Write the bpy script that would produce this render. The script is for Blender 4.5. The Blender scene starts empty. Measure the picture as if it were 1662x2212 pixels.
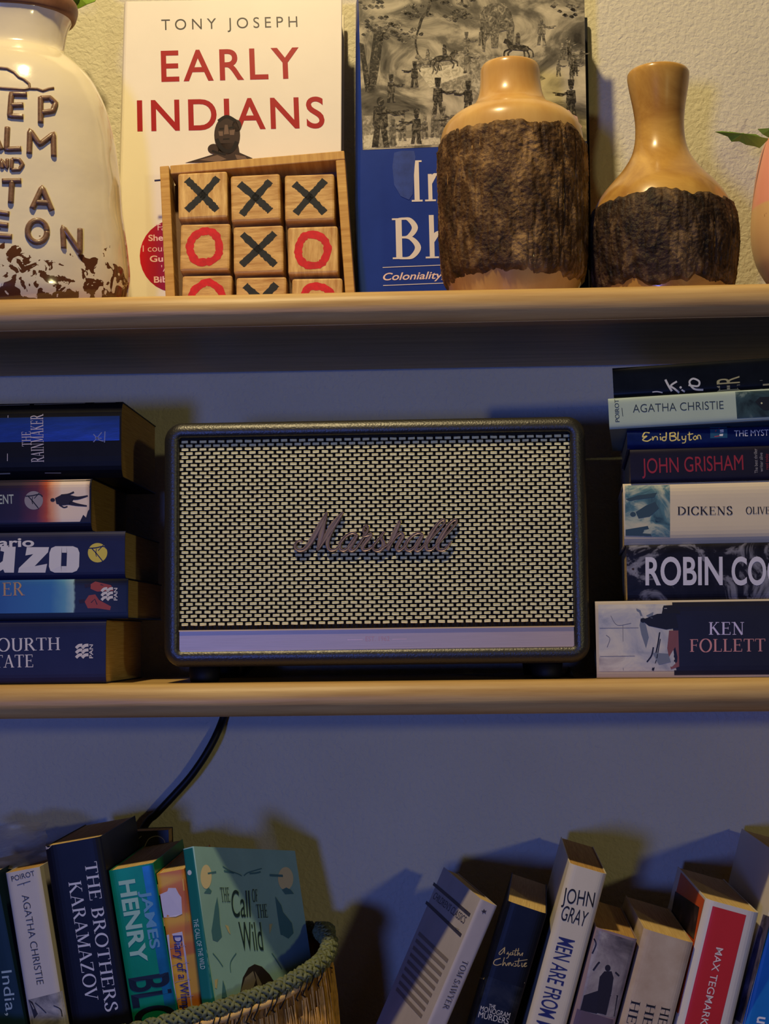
import bpy, math, random
import numpy as np
from mathutils import Vector, Matrix, noise

random.seed(7)
scene = bpy.context.scene
col = scene.collection

# ------------------------------------------------------------------ camera
ZM = 1.20                      # top of the middle shelf board above the floor
ZU = ZM + 0.238                # top of the upper board
ZL = ZM - 0.300                # top of the lower board
TH = 0.0200                    # board thickness
F, CX, CY = 3100.0, 831.0, 1106.0
CAM = Vector((0.0363, -1.0240, ZM + 0.0284))
yaw, pitch, roll = math.radians(1.967), math.radians(4.865), math.radians(-0.682)
fwd = Vector((-math.sin(yaw) * math.cos(pitch), math.cos(yaw) * math.cos(pitch), math.sin(pitch)))
rgt = Vector((math.cos(yaw), math.sin(yaw), 0))
upv = rgt.cross(fwd)
RGT = rgt * math.cos(roll) + upv * math.sin(roll)
UPV = upv * math.cos(roll) - rgt * math.sin(roll)
cd = bpy.data.cameras.new('camera')
cam = bpy.data.objects.new('camera', cd)
col.objects.link(cam)
cam.matrix_world = Matrix(((RGT.x, UPV.x, -fwd.x, CAM.x), (RGT.y, UPV.y, -fwd.y, CAM.y),
                           (RGT.z, UPV.z, -fwd.z, CAM.z), (0, 0, 0, 1)))
cd.sensor_fit = 'VERTICAL'
cd.sensor_height = 36.0
cd.lens = F / 2212 * 36.0
cd.clip_start = 0.01
scene.camera = cam

# ------------------------------------------------------------------ light
scene.view_settings.view_transform = 'Standard'
scene.view_settings.look = 'None'
scene.view_settings.gamma = 1.0
scene.view_settings.use_curve_mapping = False
scene.view_settings.exposure = 0.0
world = bpy.data.worlds.new('room_dusk')
scene.world = world
world.use_nodes = True
world.node_tree.nodes['Background'].inputs[0].default_value = (0.30, 0.36, 0.62, 1)
world.node_tree.nodes['Background'].inputs[1].default_value = 0.008


def area_light(name, loc, target, size, power, rgb, shape='DISK', spread=180):
    ld = bpy.data.lights.new(name, 'AREA')
    ld.shape = shape
    ld.size = size
    ld.energy = power
    ld.color = rgb
    ld.spread = math.radians(spread)
    o = bpy.data.objects.new(name, ld)
    col.objects.link(o)
    o.location = loc
    o.rotation_euler = (Vector(target) - Vector(loc)).to_track_quat('-Z', 'Y').to_euler()
    return o


# warm ceiling spot above the shelves, warm room lamp to the right, bluish screen glow low on the left
area_light('ceiling_spot', (-0.14, -0.55, ZM + 1.05), (0.02, -0.08, ZM + 0.25), 0.06, 9.2, (1.0, 0.78, 0.40))
area_light('room_lamp', (1.05, -2.0, ZM + 0.19), (0, -0.1, ZM), 0.10, 3.7, (1.0, 0.90, 0.42))
area_light('screen_glow', (-0.48, -2.0, ZM - 0.13), (0, -0.1, ZM), 0.20, 10.2, (0.13, 0.23, 1.0))


# ------------------------------------------------------------------ helpers
def lin(c):
    return tuple(((v / 255) / 12.92 if v / 255 <= 0.04045 else ((v / 255 + 0.055) / 1.055) ** 2.4) for v in c[:3]) + (1,)


def ray(px, py):
    return fwd + RGT * ((px - CX) / F) - UPV * ((py - CY) / F)


def un(px, py, Y):
    d = ray(px, py)
    return CAM + d * ((Y - CAM.y) / d.y)


def unplane(px, py, P, n):
    d = ray(px, py)
    return CAM + d * ((Vector(P) - CAM).dot(n) / d.dot(n))


def mesh_obj(name, verts, faces, mat, parent=None, smooth=False):
    me = bpy.data.meshes.new(name)
    me.from_pydata([tuple(v) for v in verts], [], faces)
    if mat:
        for m in (mat if isinstance(mat, (list, tuple)) else [mat]):
            me.materials.append(m)
    if smooth:
        me.polygons.foreach_set('use_smooth', [True] * len(me.polygons))
    me.update()
    o = bpy.data.objects.new(name, me)
    col.objects.link(o)
    if parent:
        o.parent = parent
    return o


def fix_normals(o):
    import bmesh
    bm = bmesh.new()
    bm.from_mesh(o.data)
    bmesh.ops.recalc_face_normals(bm, faces=bm.faces)
    bm.to_mesh(o.data)
    bm.free()
    return o


def tag(o, label=None, cat=None, group=None, kind=None):
    if label: o['label'] = label
    if cat: o['category'] = cat
    if group: o['group'] = group
    if kind: o['kind'] = kind
    return o


def thing(name, label, cat, mat=None, group=None):
    o = bpy.data.objects.new(name, None)
    o.empty_display_size = 0.02
    col.objects.link(o)
    if mat is not None:
        o.matrix_world = mat
    return tag(o, label, cat, group)


class MB:
    """collects verts / faces of one mesh"""
    def __init__(self): self.v, self.f, self.mi = [], [], []

    def add(self, v, f):
        n = len(self.v)
        self.v += [tuple(q) for q in v]
        self.f += [tuple(i + n for i in q) for q in f]

    def box(self, lo, hi):
        (a, b, c), (d, e, g) = lo, hi
        self.add([(a, b, c), (d, b, c), (d, e, c), (a, e, c), (a, b, g), (d, b, g), (d, e, g), (a, e, g)],
                 [(0, 3, 2, 1), (4, 5, 6, 7), (0, 1, 5, 4), (1, 2, 6, 5), (2, 3, 7, 6), (3, 0, 4, 7)])

    def tube(self, pts, rad, seg=8, caps=True, closed=False):
        pts = [Vector(p) for p in pts]
        n = len(pts)
        rings = []
        prev = None
        for i, p in enumerate(pts):
            if closed:
                t = pts[(i + 1) % n] - pts[i - 1]
            else:
                t = pts[min(i + 1, n - 1)] - pts[max(i - 1, 0)]
            t.normalize()
            if prev is None:
                a = t.orthogonal().normalized()
            else:
                a = (prev - t * prev.dot(t))
                a = a.normalized() if a.length > 1e-9 else t.orthogonal().normalized()
            prev = a
            b = t.cross(a)
            r = rad[i] if hasattr(rad, '__len__') else rad
            rings.append([p + (a * math.cos(2 * math.pi * k / seg) + b * math.sin(2 * math.pi * k / seg)) * r for k in range(seg)])
        v = [q for rg in rings for q in rg]
        f = []
        m = n if closed else n - 1
        for i in range(m):
            j = (i + 1) % n
            for k in range(seg):
                l = (k + 1) % seg
                f.append((i * seg + k, i * seg + l, j * seg + l, j * seg + k))
        if caps and not closed:
            f.append(tuple(range(seg - 1, -1, -1)))
            f.append(tuple((n - 1) * seg + k for k in range(seg)))
        self.add(v, f)

    def build(self, name, mat, parent=None, smooth=False):
        return mesh_obj(name, self.v, self.f, mat, parent, smooth)


def catmull(pts, sub=6, closed=False):
    P = [np.array(p, float) for p in pts]
    n = len(P)
    out = []
    rng = range(n) if closed else range(n - 1)
    for i in rng:
        if closed:
            p0, p1, p2, p3 = P[i - 1], P[i], P[(i + 1) % n], P[(i + 2) % n]
        else:
            p0, p1, p2, p3 = P[max(i - 1, 0)], P[i], P[i + 1], P[min(i + 2, n - 1)]
        for k in range(sub):
            t = k / sub
            out.append(0.5 * ((2 * p1) + (-p0 + p2) * t + (2 * p0 - 5 * p1 + 4 * p2 - p3) * t * t + (-p0 + 3 * p1 - 3 * p2 + p3) * t ** 3))
    if not closed:
        out.append(P[-1])
    return out


# ------------------------------------------------------------------ materials
def mat(name, rgb, rough=0.5, metal=0.0, spec=0.28, var=None, bump=None, coat=0.0, rgb2=None, trans=None):
    """var = (scale, amount, (sx,sy,sz)); bump = (scale, strength, distance, (sx,sy,sz), kind)"""
    m = bpy.data.materials.new(name)
    m.use_nodes = True
    nt = m.node_tree
    b = nt.nodes['Principled BSDF']
    c = lin(rgb)
    b.inputs['Base Color'].default_value = c
    b.inputs['Roughness'].default_value = rough
    b.inputs['Metallic'].default_value = metal
    b.inputs['Specular IOR Level'].default_value = spec
    b.inputs['Coat Weight'].default_value = coat
    b.inputs['Coat Roughness'].default_value = 0.12
    tc = nt.nodes.new('ShaderNodeTexCoord')
    if var:
        mp = nt.nodes.new('ShaderNodeMapping')
        nt.links.new(tc.outputs['Object'], mp.inputs['Vector'])
        mp.inputs['Scale'].default_value = var[2] if len(var) > 2 else (1, 1, 1)
        nz = nt.nodes.new('ShaderNodeTexNoise')
        nz.inputs['Scale'].default_value = var[0]
        nz.inputs['Detail'].default_value = 6
        nz.inputs['Roughness'].default_value = 0.62
        nt.links.new(mp.outputs[0], nz.inputs['Vector'])
        rp = nt.nodes.new('ShaderNodeValToRGB')
        a = var[1]
        rp.color_ramp.elements[0].position = 0.3
        rp.color_ramp.elements[1].position = 0.7
        rp.color_ramp.elements[0].color = lin(rgb2) if rgb2 else tuple(x * (1 - a) for x in c[:3]) + (1,)
        rp.color_ramp.elements[1].color = c if rgb2 else tuple(min(1, x * (1 + a)) for x in c[:3]) + (1,)
        nt.links.new(nz.outputs['Fac'], rp.inputs[0])
        nt.links.new(rp.outputs[0], b.inputs['Base Color'])
    if bump:
        mp = nt.nodes.new('ShaderNodeMapping')
        nt.links.new(tc.outputs['Object'], mp.inputs['Vector'])
        mp.inputs['Scale'].default_value = bump[3] if len(bump) > 3 else (1, 1, 1)
        kind = bump[4] if len(bump) > 4 else 'noise'
        if kind == 'voronoi':
            nz = nt.nodes.new('ShaderNodeTexVoronoi')
            nz.feature = 'DISTANCE_TO_EDGE'
            nz.inputs['Scale'].default_value = bump[0]
            out = nz.outputs['Distance']
        else:
            nz = nt.nodes.new('ShaderNodeTexNoise')
            nz.inputs['Scale'].default_value = bump[0]
            nz.inputs['Detail'].default_value = 5
            out = nz.outputs['Fac']
        nt.links.new(mp.outputs[0], nz.inputs['Vector'])
        bp = nt.nodes.new('ShaderNodeBump')
        bp.inputs['Strength'].default_value = bump[1]
        bp.inputs['Distance'].default_value = bump[2]
        nt.links.new(out, bp.inputs['Height'])
        nt.links.new(bp.outputs[0], b.inputs['Normal'])
    if trans:
        b.inputs['Transmission Weight'].default_value = trans
    return m


def ramp_mat(name, axis, stops, rough=0.45, noise_amt=0.0, nscale=120, spec=0.2, vert=None):
    """print whose colour runs along one object axis; stops = [(metres, rgb)]"""
    m = bpy.data.materials.new(name)
    m.use_nodes = True
    nt = m.node_tree
    b = nt.nodes['Principled BSDF']
    b.inputs['Roughness'].default_value = rough
    b.inputs['Specular IOR Level'].default_value = spec
    tc = nt.nodes.new('ShaderNodeTexCoord')
    sx = nt.nodes.new('ShaderNodeSeparateXYZ')
    nt.links.new(tc.outputs['Object'], sx.inputs[0])
    src = sx.outputs['XYZ'.index(axis)]
    stops = sorted(stops)
    lo, hi = stops[0][0], stops[-1][0]
    if noise_amt:
        nz = nt.nodes.new('ShaderNodeTexNoise')
        nz.inputs['Scale'].default_value = nscale
        nz.inputs['Detail'].default_value = 6
        nt.links.new(tc.outputs['Object'], nz.inputs['Vector'])
        ma = nt.nodes.new('ShaderNodeMath')
        ma.operation = 'MULTIPLY_ADD'
        ma.inputs[1].default_value = noise_amt
        nt.links.new(nz.outputs['Fac'], ma.inputs[0])
        ad = nt.nodes.new('ShaderNodeMath')
        ad.operation = 'SUBTRACT'
        nt.links.new(src, ad.inputs[0])
        ad.inputs[1].default_value = noise_amt / 2
        nt.links.new(ad.outputs[0], ma.inputs[2])
        src = ma.outputs[0]
    mr = nt.nodes.new('ShaderNodeMapRange')
    mr.inputs['From Min'].default_value = lo
    mr.inputs['From Max'].default_value = hi
    nt.links.new(src, mr.inputs['Value'])
    rp = nt.nodes.new('ShaderNodeValToRGB')
    cr = rp.color_ramp
    cr.elements[0].position, cr.elements[0].color = 0, lin(stops[0][1])
    cr.elements[1].position, cr.elements[1].color = 1, lin(stops[-1][1])
    for p, c in stops[1:-1]:
        e = cr.elements.new((p - lo) / (hi - lo))
        e.color = lin(c)
    nt.links.new(mr.outputs[0], rp.inputs[0])
    nt.links.new(rp.outputs[0], b.inputs['Base Color'])
    return m


def blotch_mat(name, cols, scale, rough=0.45, stretch=(1, 1, 1), detail=8, dist=0.6, spec=0.2):
    """mottled picture print: noise through a several-colour ramp. cols = [(pos, rgb)]"""
    m = bpy.data.materials.new(name)
    m.use_nodes = True
    nt = m.node_tree
    b = nt.nodes['Principled BSDF']
    b.inputs['Roughness'].default_value = rough
    b.inputs['Specular IOR Level'].default_value = spec
    tc = nt.nodes.new('ShaderNodeTexCoord')
    mp = nt.nodes.new('ShaderNodeMapping')
    mp.inputs['Scale'].default_value = stretch
    nt.links.new(tc.outputs['Object'], mp.inputs['Vector'])
    nz = nt.nodes.new('ShaderNodeTexNoise')
    nz.inputs['Scale'].default_value = scale
    nz.inputs['Detail'].default_value = detail
    nz.inputs['Roughness'].default_value = 0.6
    nz.inputs['Distortion'].default_value = dist
    nt.links.new(mp.outputs[0], nz.inputs['Vector'])
    rp = nt.nodes.new('ShaderNodeValToRGB')
    cr = rp.color_ramp
    cr.elements[0].position, cr.elements[0].color = cols[0][0], lin(cols[0][1])
    cr.elements[1].position, cr.elements[1].color = cols[-1][0], lin(cols[-1][1])
    for p, c in cols[1:-1]:
        cr.elements.new(p).color = lin(c)
    nt.links.new(nz.outputs['Fac'], rp.inputs[0])
    nt.links.new(rp.outputs[0], b.inputs['Base Color'])
    return m


INK = {}


def ink(rgb, rough=0.5, metal=0.0):
    k = (tuple(rgb), rough, metal)
    if k not in INK:
        INK[k] = mat('ink_%d_%d_%d' % tuple(rgb), rgb, rough, metal)
    return INK[k]


PAGES = mat('book_pages', (226, 200, 140), 0.85, var=(60, 0.3, (60, 0.5, 0.5)), bump=(60, 0.25, 0.0004, (60, 0.5, 0.5)), rgb2=(176, 140, 84))
PAGES_OLD = mat('book_pages_browned', (206, 168, 100), 0.85, var=(60, 0.3, (60, 0.5, 0.5)), bump=(60, 0.25, 0.0004, (60, 0.5, 0.5)), rgb2=(150, 108, 55))

# ------------------------------------------------------------------ lettering
T_CACHE = {}


def sans(s, bold=0.0, shear=0.0, gap=1.0):
    k = (s, bold, shear, gap)
    if k in T_CACHE:
        return T_CACHE[k]
    cu = bpy.data.curves.new('tmp', 'FONT')
    cu.body = s
    cu.offset = bold
    cu.shear = shear
    cu.space_character = gap
    cu.resolution_u = 6
    cu.fill_mode = 'FRONT'
    o = bpy.data.objects.new('tmp', cu)
    col.objects.link(o)
    dg = bpy.context.evaluated_depsgraph_get()
    me = bpy.data.meshes.new_from_object(o.evaluated_get(dg))
    v = [(q.co.x, q.co.y) for q in me.vertices]
    f = [tuple(p.vertices) for p in me.polygons]
    bpy.data.objects.remove(o)
    bpy.data.curves.remove(cu)
    bpy.data.meshes.remove(me)
    T_CACHE[k] = (v, f)
    return v, f


def ribbon(pts, w, closed=False):
    """2-D strip along pts, w = width or list of widths"""
    n = len(pts)
    v, f = [], []
    for i, p in enumerate(pts):
        a = pts[(i - 1) % n] if closed else pts[max(i - 1, 0)]
        b = pts[(i + 1) % n] if closed else pts[min(i + 1, n - 1)]
        t = np.array(b, float)[:2] - np.array(a, float)[:2]
        l = np.hypot(*t)
        t = t / l if l > 1e-12 else np.array((1.0, 0))
        h = (w[i] if hasattr(w, '__len__') else w) / 2
        v.append((p[0] - t[1] * h, p[1] + t[0] * h))
        v.append((p[0] + t[1] * h, p[1] - t[0] * h))
    for i in range(n if closed else n - 1):
        j = (i + 1) % n
        f.append((2 * i, 2 * j, 2 * j + 1, 2 * i + 1))
    return v, f


def calli(pts, thick, thin, sub=7):
    q = catmull(pts, sub)
    w = []
    for i in range(len(q)):
        t = q[min(i + 1, len(q) - 1)] - q[max(i - 1, 0)]
        l = np.hypot(*t) or 1
        w.append(thin + (thick - thin) * abs(t[1]) / l)
    return ribbon(q, w)


TK, TN, SF = 0.14, 0.05, 0.042


def _stem(x, y0=0.0, y1=1.0, s0=True, s1=True, w=TK):
    r = [ribbon([(x, y0), (x, y1)], w)]
    if s0: r.append(ribbon([(x - 0.15, y0 + SF / 2), (x + 0.15, y0 + SF / 2)], SF))
    if s1: r.append(ribbon([(x - 0.15, y1 - SF / 2), (x + 0.15, y1 - SF / 2)], SF))
    return r


def _l(a, b, w=TN): return [ribbon([a, b], w)]
def _ft(x, y): return [ribbon([(x - 0.13, y), (x + 0.13, y)], SF)]
def _c(pts): return [calli(pts, TK, TN)]


_o = lambda cx, rx: _c([(cx + rx * math.cos(a), 0.5 + 0.52 * math.sin(a)) for a in [math.radians(q) for q in range(90, 451, 20)]])
a1, a0 = 1 - SF / 2, SF / 2
SERIF = {
    ' ': ([], 0.32),
    'A': (_l((0.10, 0), (0.40, 1)) + _l((0.40, 1), (0.70, 0), TK) + _l((0.2, 0.34), (0.6, 0.34)) + _ft(0.10, a0) + _ft(0.70, a0), 0.82),
    'B': (_stem(0.17) + _c([(0.17, a1), (0.40, 0.97), (0.54, 0.76), (0.40, 0.55), (0.17, 0.53)]) + _c([(0.17, 0.53), (0.44, 0.50), (0.60, 0.27), (0.44, 0.04), (0.17, a0)]), 0.72),
    'C': (_c([(0.74, 0.74), (0.66, 0.93), (0.46, 1.01), (0.2, 0.85), (0.1, 0.5), (0.2, 0.15), (0.46, -0.01), (0.66, 0.07), (0.76, 0.26)]) + _l((0.74, 0.72), (0.74, 1.0), SF), 0.84),
    'D': (_stem(0.17) + _c([(0.17, a1), (0.48, 0.95), (0.74, 0.72), (0.78, 0.5), (0.74, 0.28), (0.48, 0.05), (0.17, a0)]), 0.9),
    'E': (_stem(0.17) + _l((0.17, a1), (0.60, a1)) + _l((0.17, 0.52), (0.50, 0.52)) + _l((0.17, a0), (0.64, a0)) + _l((0.60, 1), (0.60, 0.8), SF) + _l((0.64, 0), (0.65, 0.22), SF) + _l((0.5, 0.62), (0.5, 0.42), SF), 0.72),
    'F': (_stem(0.17) + _l((0.17, a1), (0.58, a1)) + _l((0.17, 0.52), (0.48, 0.52)) + _l((0.58, 1), (0.58, 0.8), SF) + _l((0.48, 0.62), (0.48, 0.42), SF), 0.64),
    'G': (_c([(0.74, 0.74), (0.66, 0.93), (0.46, 1.01), (0.2, 0.85), (0.1, 0.5), (0.2, 0.15), (0.46, -0.01), (0.72, 0.08)]) + _stem(0.72, 0, 0.42, False, True), 0.9),
    'H': (_stem(0.17) + _stem(0.72) + _l((0.17, 0.52), (0.72, 0.52)), 0.9),
    'I': (_stem(0.17), 0.34),
    'J': (_stem(0.26, 0.1, 1, False) + _c([(0.26, 0.15), (0.2, -0.05), (0.05, -0.12)]), 0.42),
    'K': (_stem(0.17) + _l((0.2, 0.45), (0.62, 1)) + _l((0.32, 0.6), (0.72, 0), TK) + _ft(0.62, a1) + _ft(0.72, a0), 0.84),
    'L': (_stem(0.17) + _l((0.17, a0), (0.60, a0)) + _l((0.60, 0), (0.61, 0.24), SF), 0.66),
    'M': (_l((0.17, 0), (0.17, 1)) + _l((0.17, 1), (0.50, 0.05), TK) + _l((0.50, 0.05), (0.83, 1)) + _l((0.85, 0), (0.85, 1), TK) + _ft(0.17, a0) + _ft(0.85, a0) + _ft(0.12, a1) + _ft(0.88, a1), 1.02),
    'N': (_l((0.17, 0), (0.17, 1)) + _l((0.15, 1), (0.72, 0), TK) + _l((0.73, 0), (0.73, 1)) + _ft(0.17, a0) + _ft(0.73, a1) + _ft(0.1, a1), 0.9),
    'O': (_o(0.47, 0.38), 0.94),
    'P': (_stem(0.17) + _c([(0.17, a1), (0.46, 0.97), (0.6, 0.74), (0.46, 0.51), (0.17, 0.48)]), 0.68),
    'R': (_stem(0.17) + _c([(0.17, a1), (0.44, 0.97), (0.58, 0.75), (0.44, 0.53), (0.17, 0.5)]) + _l((0.38, 0.52), (0.72, 0), TK) + _ft(0.76, a0), 0.8),
    'S': (_c([(0.50, 0.78), (0.44, 0.96), (0.3, 1.01), (0.13, 0.88), (0.14, 0.68), (0.32, 0.52), (0.5, 0.36), (0.52, 0.14), (0.34, -0.01), (0.16, 0.04), (0.09, 0.24)]), 0.62),
    'T': (_stem(0.38, 0, 1, True, False) + _l((0.04, a1), (0.72, a1)) + _l((0.04, 1), (0.04, 0.8), SF) + _l((0.72, 1), (0.72, 0.8), SF), 0.76),
    'U': (_c([(0.17, 1), (0.17, 0.5), (0.2, 0.12), (0.42, -0.01), (0.66, 0.12), (0.7, 0.5), (0.7, 1)]) + _ft(0.17, a1) + _ft(0.7, a1), 0.86),
    'V': (_l((0.08, 1), (0.38, 0), TK) + _l((0.38, 0), (0.68, 1)) + _ft(0.08, a1) + _ft(0.68, a1), 0.76),
    'W': (_l((0.08, 1), (0.33, 0), TK) + _l((0.33, 0), (0.56, 0.95)) + _l((0.54, 1), (0.78, 0), TK) + _l((0.78, 0), (1.02, 1)) + _ft(0.08, a1) + _ft(1.02, a1) + _ft(0.54, a1), 1.1),
    'Y': (_l((0.08, 1), (0.38, 0.5), TK) + _l((0.38, 0.5), (0.68, 1)) + _stem(0.38, 0, 0.5, True, False) + _ft(0.08, a1) + _ft(0.68, a1), 0.76),
    'Z': (_l((0.08, a1), (0.62, a1)) + _l((0.6, 1), (0.1, 0), TK) + _l((0.08, a0), (0.66, a0)) + _l((0.08, 1), (0.08, 0.8), SF) + _l((0.66, 0), (0.66, 0.2), SF), 0.72),
    'n': (_stem(0.15, 0, 0.66, True, False, 0.11) + _c([(0.15, 0.45), (0.3, 0.64), (0.46, 0.58), (0.5, 0.4), (0.5, 0)]) + _ft(0.5, a0), 0.64),
    'h': (_stem(0.15, 0, 1.06, True, False, 0.11) + _c([(0.15, 0.42), (0.3, 0.62), (0.46, 0.58), (0.5, 0.4), (0.5, 0)]) + _ft(0.5, a0), 0.64),
}


def serif(s):
    v, f, x = [], [], 0.0
    for ch in s:
        parts, adv = SERIF[ch]
        for pv, pf in parts:
            n = len(v)
            v += [(a + x, b, n * 2e-7) for a, b in pv]
            f += [tuple(i + n for i in q) for q in pf]
        x += adv + 0.05
    return v, f


CAP = {}


def cap_h(bold):
    if bold not in CAP:
        v, _ = sans('H', bold)
        CAP[bold] = (min(q[1] for q in v), max(q[1] for q in v))
    return CAP[bold]


LS = 0.45     # thickness scale of printed layers


class Face:
    """a plane of a thing on which print is laid: local origin O, axes u v, outward normal n"""
    def __init__(self, root, O=(0, 0, 0), u=(1, 0, 0), v=(0, 0, 1), n=(0, -1, 0), bulge=None):
        self.root, self.O, self.u, self.v, self.n = root, Vector(O), Vector(u), Vector(v), Vector(n)
        self.par = root
        self.patched = False
        self.M = root.matrix_world.copy()
        self.I = self.M.inverted()
        self.bulge = bulge or (lambda a: 0.0)

    def px(self, p):
        c = self.I @ CAM
        d = self.I.to_3x3() @ ray(*p)
        q = c + d * ((self.O - c).dot(self.n) / d.dot(self.n)) - self.O
        return np.array((q.dot(self.u), q.dot(self.v)))

    def pt(self, ab, lift):
        return self.O + self.u * float(ab[0]) + self.v * float(ab[1]) + self.n * (lift * LS - self.bulge(float(ab[0])))

    def k(self, p):
        return np.linalg.norm(self.px((p[0] + 5, p[1] + 5)) - self.px(p)) / 7.071

    def text(self, s, p0, p1, h, m, font='sans', bold=0.0, shear=0.0, up=None, name='lettering', lift=0.0003, gap=1.0):
        if self.patched: lift = max(lift, 0.0005)
        v, f = serif(s) if font == 'serif' else sans(s, bold, shear, gap)
        x0, x1 = min(q[0] for q in v), max(q[0] for q in v)
        y0, y1 = (0, 1) if font == 'serif' else cap_h(bold)
        A = self.px(p0)
        U = self.px(p1) - A
        d = np.array((p1[0] - p0[0], p1[1] - p0[1]), float)
        d /= np.linalg.norm(d)
        uv = np.array((d[1], -d[0])) * h if up is None else np.array(up, float)
        V = self.px((p0[0] + uv[0], p0[1] + uv[1])) - A
        w = [self.pt(A + U * ((x - x0) / (x1 - x0)) + V * ((y - y0) / (y1 - y0)), lift + (q3[0] if q3 else 0)) for x, y, *q3 in v]
        return mesh_obj(name, w, f, m, self.par)

    def shapes(self, name, m, items, lift=0.0003):
        """items: ('poly', pts) ('line', pts, w) ('curve', pts, w) ('loop', pts, w) ('disc', c, rx, ry); all in photo pixels"""
        if self.patched: lift = max(lift, 0.0004)
        V, Fc = [], []
        for it in items:
            kd = it[0]
            if kd == 'poly':
                v, f = [self.px(p) for p in it[1]], [tuple(range(len(it[1])))]
            elif kd == 'disc':
                c = it[1]
                ry = it[3] if len(it) > 3 else it[2]
                v = [self.px((c[0] + it[2] * math.cos(a), c[1] + ry * math.sin(a))) for a in np.linspace(0, 2 * math.pi, 33)[:-1]]
                f = [tuple(range(32))]
            else:
                pts = it[1]
                wd = it[2]
                cl = kd == 'loop'
                if kd in ('curve', 'loop'):
                    if hasattr(wd, '__len__'):
                        q = catmull([(a[0], a[1], b) for a, b in zip(pts, wd)], 6, cl)
                        pts, wd = [(a[0], a[1]) for a in q], [a[2] for a in q]
                    else:
                        pts = [(a[0], a[1]) for a in catmull(pts, 6, cl)]
                k = self.k(pts[0])
                wd = [x * k for x in wd] if hasattr(wd, '__len__') else wd * k
                v, f = ribbon([self.px(p) for p in pts], wd, cl)
            n = len(V)
            V += [self.pt(a, lift) for a in v]
            Fc += [tuple(i + n for i in q) for q in f]
        return mesh_obj(name, V, Fc, m, self.par)

    def patch(self, name, m, quad, lift=0.00018, n=16):
        """quad = pixel corners TL TR BR BL"""
        self.patched = True
        c = [self.px(p) for p in quad]
        V, Fc = [], []
        for i in range(n + 1):
            for j in range(n + 1):
                s, t = i / n, j / n
                V.append(self.pt(c[0] * (1 - s) * (1 - t) + c[1] * s * (1 - t) + c[2] * s * t + c[3] * (1 - s) * t, lift))
        for i in range(n):
            for j in range(n):
                a = i * (n + 1) + j
                Fc.append((a, a + 1, a + n + 2, a + n + 1))
        return mesh_obj(name, V, Fc, m, self.par)


def patch_ab(f, name, m, a0_, a1_, b0_, b1_, lift=0.00018, n=16):
    """rectangle of print given in the face's own metres"""
    f.patched = True
    V, Fc = [], []
    for i in range(n + 1):
        for j in (0, 1):
            V.append(f.pt((a0_ + (a1_ - a0_) * i / n, b1_ if j else b0_), lift))
    for i in range(n):
        Fc.append((2 * i, 2 * i + 1, 2 * i + 3, 2 * i + 2))
    return mesh_obj(name, V, Fc, m, f.par)


# ------------------------------------------------------------------ books
def frame(O, X, Y, Z):
    X, Y, Z = Vector(X).normalized(), Vector(Y).normalized(), Vector(Z).normalized()
    return Matrix(((X.x, Y.x, Z.x, O[0]), (X.y, Y.y, Z.y, O[1]), (X.z, Y.z, Z.z, O[2]), (0, 0, 0, 1)))


def paperback(label, Mx, T, W, H, cover, pages=PAGES, b=0.003, p=8.0, name='paperback_book', c=0.0006, group=None, curl=0.0):
    """local: X thickness, Y depth from the spine, Z along the spine"""
    cover.node_tree.nodes['Principled BSDF'].inputs['Specular IOR Level'].default_value = 0.14
    root = thing(name, label, 'book', Mx, group)
    ys = lambda x: b * abs(2 * x / T - 1) ** p
    xs = sorted(set([T * (0.5 - 0.5 * math.cos(math.pi * i / 20)) for i in range(21)]))
    outer = [(0, W)] + [(x, ys(x)) for x in xs] + [(T, W)]
    inner = [(c + x * (T - 2 * c) / T, y + (c if y < W else 0)) for x, y in outer]
    n = len(outer)
    V = [(x, y, 0) for x, y in outer] + [(x, y, H) for x, y in outer] + [(x, y, 0) for x, y in inner] + [(x, y, H) for x, y in inner]
    Fc = []
    for i in range(n - 1):
        Fc.append((i, i + 1, n + i + 1, n + i))
        Fc.append((2 * n + i + 1, 2 * n + i, 3 * n + i, 3 * n + i + 1))
        Fc.append((i + 1, i, 2 * n + i, 2 * n + i + 1))
        Fc.append((n + i, n + i + 1, 3 * n + i + 1, 3 * n + i))
    Fc.append((0, n, 3 * n, 2 * n))
    Fc.append((n - 1, 2 * n + n - 1, 4 * n - 1, 2 * n - 1))
    cov = fix_normals(mesh_obj('cover', V, Fc, cover, root))
    e = 0.0006
    pin = [(x, min(y, W - 0.0008)) for x, y in [(c + 0.00005 + x * (T - 2 * c - 0.0001) / T, y + c + 0.00005) for x, y in outer]]
    V = [(x, y, e) for x, y in pin] + [(x, y, H - e) for x, y in pin]
    Fc = [tuple(range(n - 1, -1, -1)), tuple(range(n, 2 * n))] + [(i, (i + 1) % n, n + (i + 1) % n, n + i) for i in range(n)]
    fix_normals(mesh_obj('page_block', V, Fc, pages, root))
    sp = Face(root, bulge=ys)
    sp.T, sp.H, sp.W = T, H, W
    sp.left = Face(root, (0, 0, 0), (0, 1, 0), (0, 0, 1), (-1, 0, 0))
    sp.right = Face(root, (T, 0, 0), (0, 1, 0), (0, 0, 1), (1, 0, 0))
    sp.par = sp.left.par = sp.right.par = cov
    return sp


def stack_left(label, xr, y, z0, T, H, W, cover, **k):
    return paperback(label, frame((xr, y, z0), (0, 0, 1), (0, 1, 0), (-1, 0, 0)), T, W, H, cover, **k)


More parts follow.
